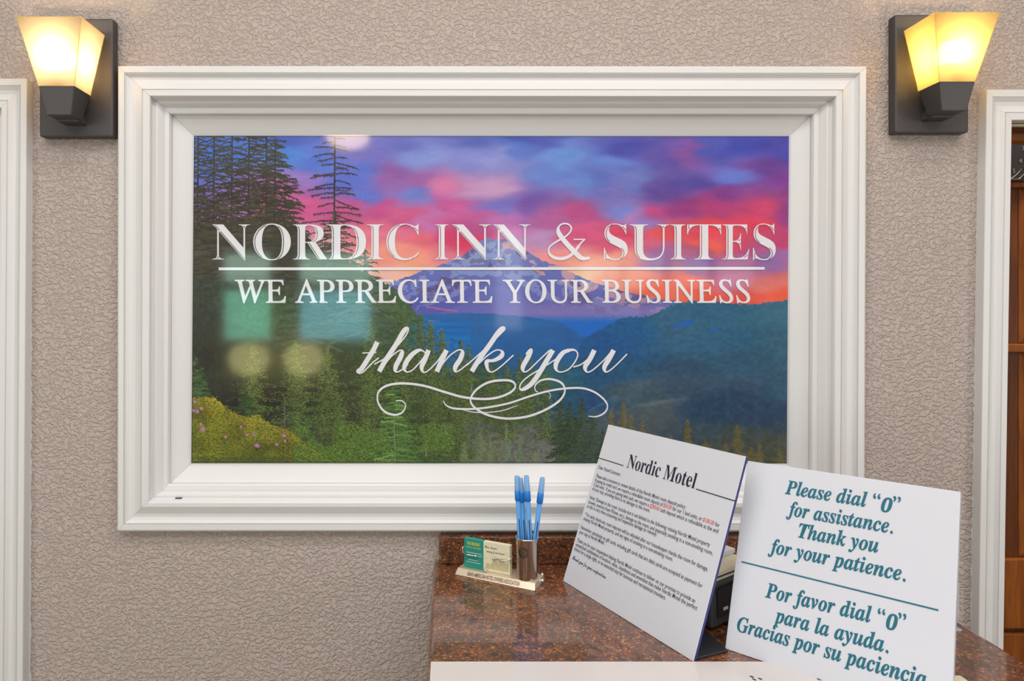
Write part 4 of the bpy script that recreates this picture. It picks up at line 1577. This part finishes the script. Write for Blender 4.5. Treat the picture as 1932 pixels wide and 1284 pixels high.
# cream foot block just past the sign's lower right corner
bm = bm_new()
p = P(1797, 1273, F * 0.388 / (1273 - CY))
add_box(bm, p.x - 0.02, p.x + 0.0085, p.y - 0.05, p.y, ZC + 0.0002, ZC + 0.012)
tag(finish('cream_block', bm, M['cream'], bevel=0.0008), 'small cream block lying by the lower right corner of the teal sign', 'block')

# acrylic tray standing at the counter edge behind sign 2
ac = empty('acrylic_holder', (0.62, -0.21, ZC), 'small clear acrylic holder at the counter edge behind the teal-lettered sign', 'card holder')
bm = bm_new()
pa = P(1811, 1171, 0.863)
add_box(bm, pa.x - 0.10, pa.x, pa.y, pa.y + 0.003, ZC + 0.0004, ZC + 0.050)
finish('back_wall', bm, M['acrylic'], ac, bevel=0.0015)
bm = bm_new()
add_box(bm, pa.x - 0.10, pa.x - 0.02, pa.y - 0.03, pa.y - 0.0002, ZC + 0.0004, ZC + 0.003)
finish('foot', bm, M['acrylic'], ac, bevel=0.001)

# ================================================================ card terminal and papers between the signs


def rot_frame(corner_px, ang, z=0.0004):
    d = F * 0.4 / (corner_px[1] - CY)
    p = P(corner_px[0], corner_px[1], d)
    a = math.radians(ang)
    return Vector((p.x, p.y, ZC + z)), Vector((math.cos(a), math.sin(a), 0)), Vector((-math.sin(a), math.cos(a), 0))


o_, ex, ey = rot_frame((1343, 1193), 35)
term = empty('card_terminal', tuple(o_ + ex * 0.05 + ey * 0.06), 'dark grey desktop terminal on a black foot, wedged between the two signs', 'terminal')


def rbox(bm, u0, u1, v0, v1, z0, z1, mi=0, shr=0.0):
    b = [o_ + ex * u + ey * v + Vector((0, 0, z0)) for u, v in ((u0, v0), (u1, v0), (u1, v1), (u0, v1))]
    t = [o_ + ex * u + ey * v + Vector((0, 0, z1)) for u, v in ((u0 + shr, v0 + shr), (u1 - shr, v0 + shr), (u1 - shr, v1 - shr), (u0 + shr, v1 - shr))]
    add_hexa(bm, b + t, mi)


bm = bm_new()
rbox(bm, 0, 0.10, 0, 0.085, 0.0034, 0.058, shr=0.002)
finish('housing', bm, M['greyplastic'], term, bevel=0.003, seg=3)
bm = bm_new()
rbox(bm, 0.012, 0.09, -0.0016, 0.002, 0.014, 0.050)
finish('front_panel', bm, M['black'], term, bevel=0.001)
bm = bm_new()
cp = o_ + ex * 0.036 + ey * -0.0018 + Vector((0, 0, 0.052))
seg = [cp + ex * (0.022 * math.cos(t)) + Vector((0, 0, 0.022 * math.sin(t))) for t in np.linspace(math.pi, 2 * math.pi, 24)]
f1 = [bm.verts.new(q) for q in seg]
f2 = [bm.verts.new(q + ey * 0.003) for q in seg]
bm.faces.new(f1)
for i in range(len(f1) - 1):
    bm.faces.new((f1[i], f1[i + 1], f2[i + 1], f2[i]))
finish('paper_door', bm, M['black'], term)
bm = bm_new()
for i in range(3):
    rbox(bm, 0.0225 + i * 0.0035, 0.0245 + i * 0.0035, -0.0024, -0.0014, 0.0225, 0.0262)
finish('white_mark', bm, M['white_ink'], term)
# black foot plate
d0, d1 = F * 0.4 / (1246.5 - CY), F * 0.4 / (1232 - CY)
a, b = P(1311, 1246.5, d0), P(1368, 1232, d1)
e = (b - a)
e.z = 0
e.normalize()
n_ = Vector((-e.y, e.x, 0))
bm = bm_new()
A0 = Vector((a.x, a.y, ZC + 0.0003))
c4_ = [A0, A0 + e * 0.050, A0 + e * 0.074 + n_ * 0.10, A0 + e * 0.012 + n_ * 0.10]
add_hexa(bm, c4_ + [q + Vector((0, 0, 0.003)) for q in c4_])
finish('foot_plate', bm, M['black'], term, bevel=0.0008)
# papers/boxes on top
bm = bm_new()
rbox(bm, 0.004, 0.095, 0.004, 0.07, 0.0585, 0.070)
bx = tag(finish('cream_box', bm, M['cream'], bevel=0.0008), 'flat cream box lying on top of the dark terminal', 'box')
bm = bm_new()
rbox(bm, 0.010, 0.10, 0.030, 0.09, 0.0703, 0.0765)
o2 = tag(finish('paper_pad', bm, M['white'], bevel=0.0006), 'white note pad lying on the flat cream box', 'note pad')
bm = bm_new()
rbox(bm, 0.004, 0.095, 0.0035, 0.0040, 0.0625, 0.0645)
finish('dark_stripe', bm, M['ink_grey'], bx)

# ================================================================ desk set: card holder, cup, pens
hA = P(858, 1083.5, F * 0.4 / (1083.5 - CY))
hB = P(1009, 1115, F * 0.4 / (1115 - CY))
hx = (hB - hA)
hx.z = 0
HL = hx.length
hx.normalize()
hy = Vector((-hx.y, hx.x, 0))
hz = Vector((0, 0, 1))
H0 = Vector((hA.x, hA.y, ZC + 0.0003))


def hp(u, v, z):
    return H0 + hx * u + hy * v + hz * z


def hray(px, py, vplane):
    """where pixel ray meets the vertical plane v = vplane of the desk set: returns (u, z)"""
    r = Vector(((px - CX) / F, 1.0, -(py - CY) / F))
    o = Vector((0, -D, CAMZ))
    q0 = H0 + hy * vplane
    t = (q0 - o).dot(hy) / r.dot(hy)
    q = o + r * t - H0
    return q.dot(hx), q.z


ds = empty('desk_set', tuple(hp(HL / 2, 0.02, 0)), 'polished metal desk set with business card clip and pen cup', 'desk set')
bm = bm_new()
zf = 0.009
add_hexa(bm, [hp(0, 0, 0), hp(HL, 0, 0), hp(HL, 0.042, 0), hp(0, 0.042, 0), hp(0.002, 0.006, zf), hp(HL - 0.002, 0.006, zf), hp(HL - 0.002, 0.042, zf), hp(0.002, 0.042, zf)])
finish('base', bm, M['champagne'], ds, bevel=0.0008)
v, f, mi = text_geo('ASIAN AMERICAN HOTEL OWNERS ASSOCIATION', 'sans', offset=0.008)
a_, b_ = v[:, 0].min(), v[:, 0].max()
pc = []
for q in v:
    u = 0.020 + (q[0] - a_) / (b_ - a_) * (HL - 0.045)
    t = 0.22 + 0.58 * q[1] / 0.73
    pc.append(hp(u, 0.006 * t, zf * t) + (-hy * 0.83 + hz * 0.55) * 0.0004)
build_flat('engraved_lettering', [(pc, f, [0] * len(f))], [M['engrave']], ds)
# cup
uc, _ = hray(994.5, 1060, 0.021)
rc = 0.0165
bm = bm_new()
add_lathe(bm, [(rc * 0.94, 0.0), (rc * 0.96, 0.012), (rc, 0.055), (rc * 1.04, 0.0585), (rc * 1.04, 0.060), (rc * 0.98, 0.060), (rc * 0.93, 0.055), (rc * 0.9, 0.003), (0.0005, 0.003)], hp(uc, 0.021, zf + 0.0002), 40)
cup = finish('pen_cup', bm, M['steel'], ds, smooth=True)
cc0 = hp(uc, 0.021, zf)
ea = math.atan2(-(H0.y + 0) - 1.0, 0) if False else None
dirc = (Vector((0, -D, 0)) - Vector((cc0.x, cc0.y, 0))).normalized()
side_ = Vector((dirc.y, -dirc.x, 0)) * -1


def cup_pt(s_, z, off=0.0004):
    """point on the cup wall; s_ arc offset to the viewer's right (m)"""
    ang = s_ / rc
    d_ = dirc * math.cos(ang) + side_ * math.sin(ang)
    return cc0 + d_ * (rc * 0.985 + off) + hz * z


if side_.x < 0:
    side_ = -side_
pc = []
ec, ez = -0.0065, 0.0410
for R, hw in ((0.0072, 0.0009), (0.0050, 0.0004)):
    t = np.linspace(0, 2 * math.pi, 33)
    v, f = ribbon(np.stack([R * np.cos(t), R * np.sin(t)], 1), [hw] * 33)
    pc.append(([cup_pt(ec + q[0], ez + q[1]) for q in v], f, [0] * len(f)))
v, f, mi = text_geo('h', 'sans', offset=0.02)
m_ = (v.min(0) + v.max(0)) / 2
s_ = 0.0066 / v[:, 1].max()
pc.append(([cup_pt(ec + (q[0] - m_[0]) * s_, ez + (q[1] - m_[1]) * s_) for q in v], f, [0] * len(f)))
build_flat('cup_emblem', pc, [M['emblem']], ds)

# cards
VC = 0.014
cTL, cTR = hray(877.8, 1015, VC), hray(963.5, 1030, VC)
cBL, cBR = hray(874, 1069, VC), hray(960.7, 1085.7, VC)
u0c, u1c = (cTL[0] + cBL[0]) / 2, (cTR[0] + cBR[0]) / 2
z0c, z1c = zf + 0.0004, (cTL[1] + cTR[1]) / 2
NC = 10


def card(i, root):
    v0 = VC + i * 0.00085
    bm = bm_new()
    um = u0c + (u1c - u0c) * 0.43
    for a, b, mi in ((u0c, um, 0), (um, u1c, 1)):
        add_hexa(bm, [hp(a, v0, z0c), hp(b, v0, z0c), hp(b, v0 + 0.0007, z0c), hp(a, v0 + 0.0007, z0c),
                      hp(a, v0, z1c), hp(b, v0, z1c), hp(b, v0 + 0.0007, z1c), hp(a, v0 + 0.0007, z1c)], mi)
    return finish('business_card', bm, [M['card_green'], M['card_cream']] if i == 0 or i % 2 else [M['card_edge'], M['card_edge']], root)


fc = empty('business_card', tuple(hp((u0c + u1c) / 2, VC, z0c)), 'green and cream business card, front one of the stack in the clip', 'business card', 'business cards in the metal clip')
cf = card(0, fc)
cf.name = 'card_stock'
ch_ = z1c - z0c


def on_card(s, style, u, z, height, mats, width=None, off=0.0003, offset=0.0):
    v, f, mi = text_geo(s, style, offset=offset)
    k = height / v[:, 1].max()
    kx = k if width is None else width / (v[:, 0].max() - v[:, 0].min())
    return [hp(u + (q[0] - v[:, 0].min()) * kx, VC - off, z + q[1] * k) for q in v], f, [0] * len(f)


gw = (u1c - u0c) * 0.43
build_flat('yellow_heading', [on_card('NORDIC', 'bold', u0c + gw * 0.14, z0c + ch_ * 0.80, ch_ * 0.115, None, gw * 0.72), on_card('INN & SUITES', 'bold', u0c + gw * 0.14, z0c + ch_ * 0.69, ch_ * 0.055, None, gw * 0.72)], [M['yellow_ink']], fc)
pc = []
for (zz, a, b) in ((0.53, 0.12, 0.92), (0.45, 0.55, 0.92), (0.28, 0.22, 0.72), (0.20, 0.12, 0.86)):
    n = 26
    xs_ = np.linspace(u0c + gw * a, u0c + gw * b, n)
    r = random.Random(int(zz * 100))
    zs_ = [z0c + ch_ * zz + ch_ * 0.018 * (1 if i % 2 else -1) * r.uniform(0.4, 1) for i in range(n)]
    v, f = ribbon(np.stack([xs_, zs_], 1), [0.00028] * n)
    pc.append(([hp(q[0], VC - 0.0003, q[1]) for q in v], f, [0] * len(f)))
build_flat('white_small_print', pc, [M['white_ink']], fc)
um = u0c + gw
build_flat('black_script', [on_card('Your home', 'script', um + 0.002, z0c + ch_ * 0.80, ch_ * 0.085, None, 0.020, offset=0.0), on_card('away from home', 'script', um + 0.005, z0c + ch_ * 0.66, ch_ * 0.075, None, 0.030)], [M['ink']], fc)
# faint mountain drawing on the cream half
mt = [(0.05, 0.12), (0.15, 0.30), (0.28, 0.22), (0.42, 0.48), (0.55, 0.34), (0.70, 0.55), (0.85, 0.36), (0.96, 0.42), (0.96, 0.10), (0.05, 0.10)]
M['card_tan'] = noise_rough_bump(mat('card_tan', rgb(196, 184, 144), 0.6), 260, 0.03, 0.0002, tint=0.25)
rw = u1c - um
build_flat('tan_picture', [([hp(um + rw * a, VC - 0.0002, z0c + ch_ * b) for a, b in mt], [tuple(range(len(mt)))], [0])], [M['card_tan']], fc)
bk = None
for i in range(1, NC):
    if bk is None:
        bk = card(i, None)
        tag(bk, 'business card seen only as an edge, stacked behind the front card', 'business card', 'business cards in the metal clip')
        bk.name = 'business_card'
        c_ = bk
    else:
        c_ = bk.copy()
        c_.location = bk.location + hy * 0.00085 * (i - 1)
        COL.objects.link(c_)
# wire clips with ball tips, ball feet
vb = VC + NC * 0.00085 + 0.0025
lb, rb_ = hray(897.4, 1048.5, VC - 0.003), hray(931, 1053, VC - 0.003)
bm = bm_new()
zz = lb[1]
add_tube(bm, [hp(u0c + 0.015, vb + 0.001, zf), hp(u0c + 0.013, vb + 0.001, zz * 0.6), hp(u0c + 0.004, vb + 0.001, zz + 0.007), hp(u0c - 0.002, vb - 0.002, zz + 0.009), hp(u0c - 0.004, VC + 0.002, zz + 0.007), hp(u0c - 0.001, VC - 0.003, zz + 0.002), hp(u0c + 0.006, VC - 0.0032, zz), hp(lb[0], VC - 0.003, zz)], 0.0009, 8)
add_ball(bm, hp(lb[0], VC - 0.003, zz), 0.0023)
finish('wire_clip', bm, M['chrome'], ds, smooth=True)
bm = bm_new()
zz = rb_[1]
add_tube(bm, [hp(u1c - 0.015, vb + 0.001, zf), hp(u1c - 0.010, vb + 0.001, zz * 0.7), hp(u1c - 0.001, vb, zz + 0.005), hp(u1c + 0.0025, VC + 0.003, zz + 0.005), hp(u1c + 0.002, VC - 0.001, zz + 0.0035), hp(u1c - 0.003, VC - 0.0035, zz + 0.001), hp(u1c - 0.015, VC - 0.003, zz - 0.0005), hp(rb_[0], VC - 0.003, zz)], 0.0009, 8)
add_ball(bm, hp(rb_[0], VC - 0.003, zz), 0.0023)
finish('wire_clip', bm, M['chrome'], ds, smooth=True)
for (px, py, vv) in ((915.5, 1076, 0.008), (1023, 1084, 0.040), (1023.5, 1095, 0.030)):
    u, z = hray(px, py, vv)
    bm = bm_new()
    add_ball(bm, hp(u, vv, max(z, 0.0028)), 0.0028)
    finish('ball_foot', bm, M['chrome'], ds, smooth=True)

# pens
PENS = [((975.3, 897.5), (981.5, 1024), -0.007, 0.004, 'blue ballpoint pen, leftmost in the metal cup'),
        ((982.0, 901.5), (990.5, 1024), -0.002, 0.008, 'blue ballpoint pen half hidden behind the leftmost pen in the cup'),
        ((993.0, 897.0), (1000.3, 1024), 0.002, 0.000, 'upright blue ballpoint pen in the middle of the cup'),
        ((1023.5, 900.8), (1009.3, 1024), 0.006, -0.001, 'blue ballpoint pen leaning out to the right of the cup')]
for (tp, bp, du_, dv_, lab) in PENS:
    # both pixels lie on planes through the cup
    ut, zt_ = hray(tp[0], tp[1], 0.021 + dv_)
    ub, zb_ = hray(bp[0], bp[1], 0.021 + dv_)
    top_ = hp(ut, 0.021 + dv_, zt_)
    mid_ = hp(ub, 0.021 + dv_, zb_)
    ax = (top_ - mid_).normalized()
    # bottom of the pen: just above the cup floor
    kk = (mid_.z - (ZC + zf + 0.0045)) / ax.z
    bot_ = mid_ - ax * kk
    L = (top_ - bot_).length
    at_ = lambda s: bot_ + ax * (L * s)
    t = empty('ballpoint_pen', tuple(bot_), lab, 'pen', 'blue pens in the metal cup')
    bm = bm_new()
    add_tube(bm, [at_(0), at_(0.03), at_(0.08), at_(0.755)], [0.0008, 0.0022, 0.0036, 0.0038], 16)
    finish('barrel', bm, M['pen_body'], t, smooth=True)
    bm = bm_new()
    sw = -Vector((ax.x * ax.y, -1 + ax.y * ax.y, ax.z * ax.y)).normalized()
    if sw.y > 0:
        sw = -sw
    add_tube(bm, [at_(0.1) + sw * 0.0034, at_(0.56) + sw * 0.0036], 0.0007, 8)
    finish('ink_tube', bm, M['pen_ink'], t)
    bm = bm_new()
    add_tube(bm, [at_(0.745), at_(0.75), at_(0.84), at_(0.845)], [0.0040, 0.0049, 0.0048, 0.0044], 16)
    finish('cap_collar', bm, M['pen_solid'], t, smooth=True)
    bm = bm_new()
    add_tube(bm, [at_(0.843), at_(0.85), at_(0.992), at_(1.0)], [0.0043, 0.0046, 0.0038, 0.0034], 16)
    finish('pen_cap', bm, M['pen_cap'], t, smooth=True)

# ================================================================ lobby behind the camera (mirrored faintly in the glass)
# warm flush ceiling lamp
T3 = 4.45
p = mir(655, 272, T3)
lamp = empty('ceiling_lamp', (p[0], p[1], 2.7), 'warm dome lamp on the lobby ceiling', 'ceiling lamp')
bm = bm_new()
add_lathe(bm, [(0.15, -0.0002), (0.16, -0.03), (0.15, -0.035)], (p[0], p[1], 2.7), 32)
finish('rim', bm, M['steel'], lamp, smooth=True)
bm = bm_new()
add_lathe(bm, [(0.149, -0.036), (0.13, -0.075), (0.08, -0.105), (0.001, -0.115)], (p[0], p[1], 2.7), 32)
finish('dome', bm, emitter('warm_dome', (1.0, 0.72, 0.42), 9), lamp, smooth=True)
# long console; two lamps made up for the yellow glows mirrored in the glass
x0, x1 = mir(400, 0)[0], mir(640, 0)[0]
t = empty('console_table', ((x0 + x1) / 2, -4.85, 0), 'long wooden console table under the two lobby windows', 'table')
bm = bm_new()
add_box(bm, x0, x1, -4.98, -4.7, 0.72, 0.75)
finish('table_top', bm, M['wood'], t, bevel=0.005)
for xx in (x0 + 0.04, x1 - 0.04):
    for yy in (-4.95, -4.73):
        bm = bm_new()
        add_box(bm, xx - 0.02, xx + 0.02, yy - 0.02, yy + 0.02, 0, 0.7198)
        finish('leg', bm, M['wood'], t)
shade_m = emitter('yellow_glow', (0.95, 0.85, 0.36), 3.4)
for i, (px, lab) in enumerate(((478, 'made-up yellow lamp for the mirrored glow under the left lobby window'), (578, 'made-up yellow lamp for the mirrored glow under the right lobby window'))):
    x, _, zc = mir(px, 674)
    t = empty('made_up_lamp', (x, -4.84, 0.75), lab, 'lamp', 'made-up lamps on the lobby console')
    bm = bm_new()
    add_lathe(bm, [(0.001, 0.0003), (0.08, 0.0003), (0.08, 0.015), (0.02, 0.03), (0.015, zc - 0.85)], (x, -4.84, 0.75), 20)
    finish('lamp_base', bm, M['steel'], t, smooth=True)
    bm = bm_new()
    add_lathe(bm, [(0.06, zc - 0.15), (0.15, zc - 0.10), (0.18, zc), (0.15, zc + 0.09), (0.06, zc + 0.13)], (x, -4.84, 0.0), 24)
    finish('lamp_shade', bm, shade_m, t, smooth=True)
# added glowing strip for the pale mirrored band, and a console on the right
xa, xb = mir(936, 0)[0], mir(984, 0)[0]
bm = bm_new()
add_box(bm, xa, xb, -4.995, -4.98, mir(0, 620)[2], mir(0, 430)[2])
glow3 = struct(finish('window_3', bm, emitter('strip_glow', (0.85, 0.88, 1.0), 1.6)))
xa, xb = mir(1100, 0)[0], mir(1440, 0)[0]
for k in range(4):
    a = xa + (xb - xa) * k / 4
    bm = bm_new()
    add_box(bm, a, a + (xb - xa) / 4 - 0.09, -4.995, -4.98, mir(0, 540)[2], mir(0, 484)[2])
    struct(finish('window_%d' % (k + 4), bm, emitter('band_glow', (0.9, 0.92, 0.9), 1.5)))  # added glowing panels for the mirrored bright bands, not real windows
x0, x1 = mir(1170, 0)[0], 2.72
zz = mir(0, 700)[2]
t = empty('side_console', ((x0 + x1) / 2, -4.7, 0), 'long pale side console against the lobby back wall', 'table')
bm = bm_new()
add_box(bm, x0, x1, -4.98, -4.58, zz - 0.14, zz)
finish('table_top', bm, M['trim'], t, bevel=0.01)
for xx in (x0 + 0.05, x1 - 0.05):
    for yy in (-4.93, -4.63):
        bm = bm_new()
        add_box(bm, xx - 0.025, xx + 0.025, yy - 0.025, yy + 0.025, 0, zz - 0.1402)
        finish('leg', bm, M['trim'], t)
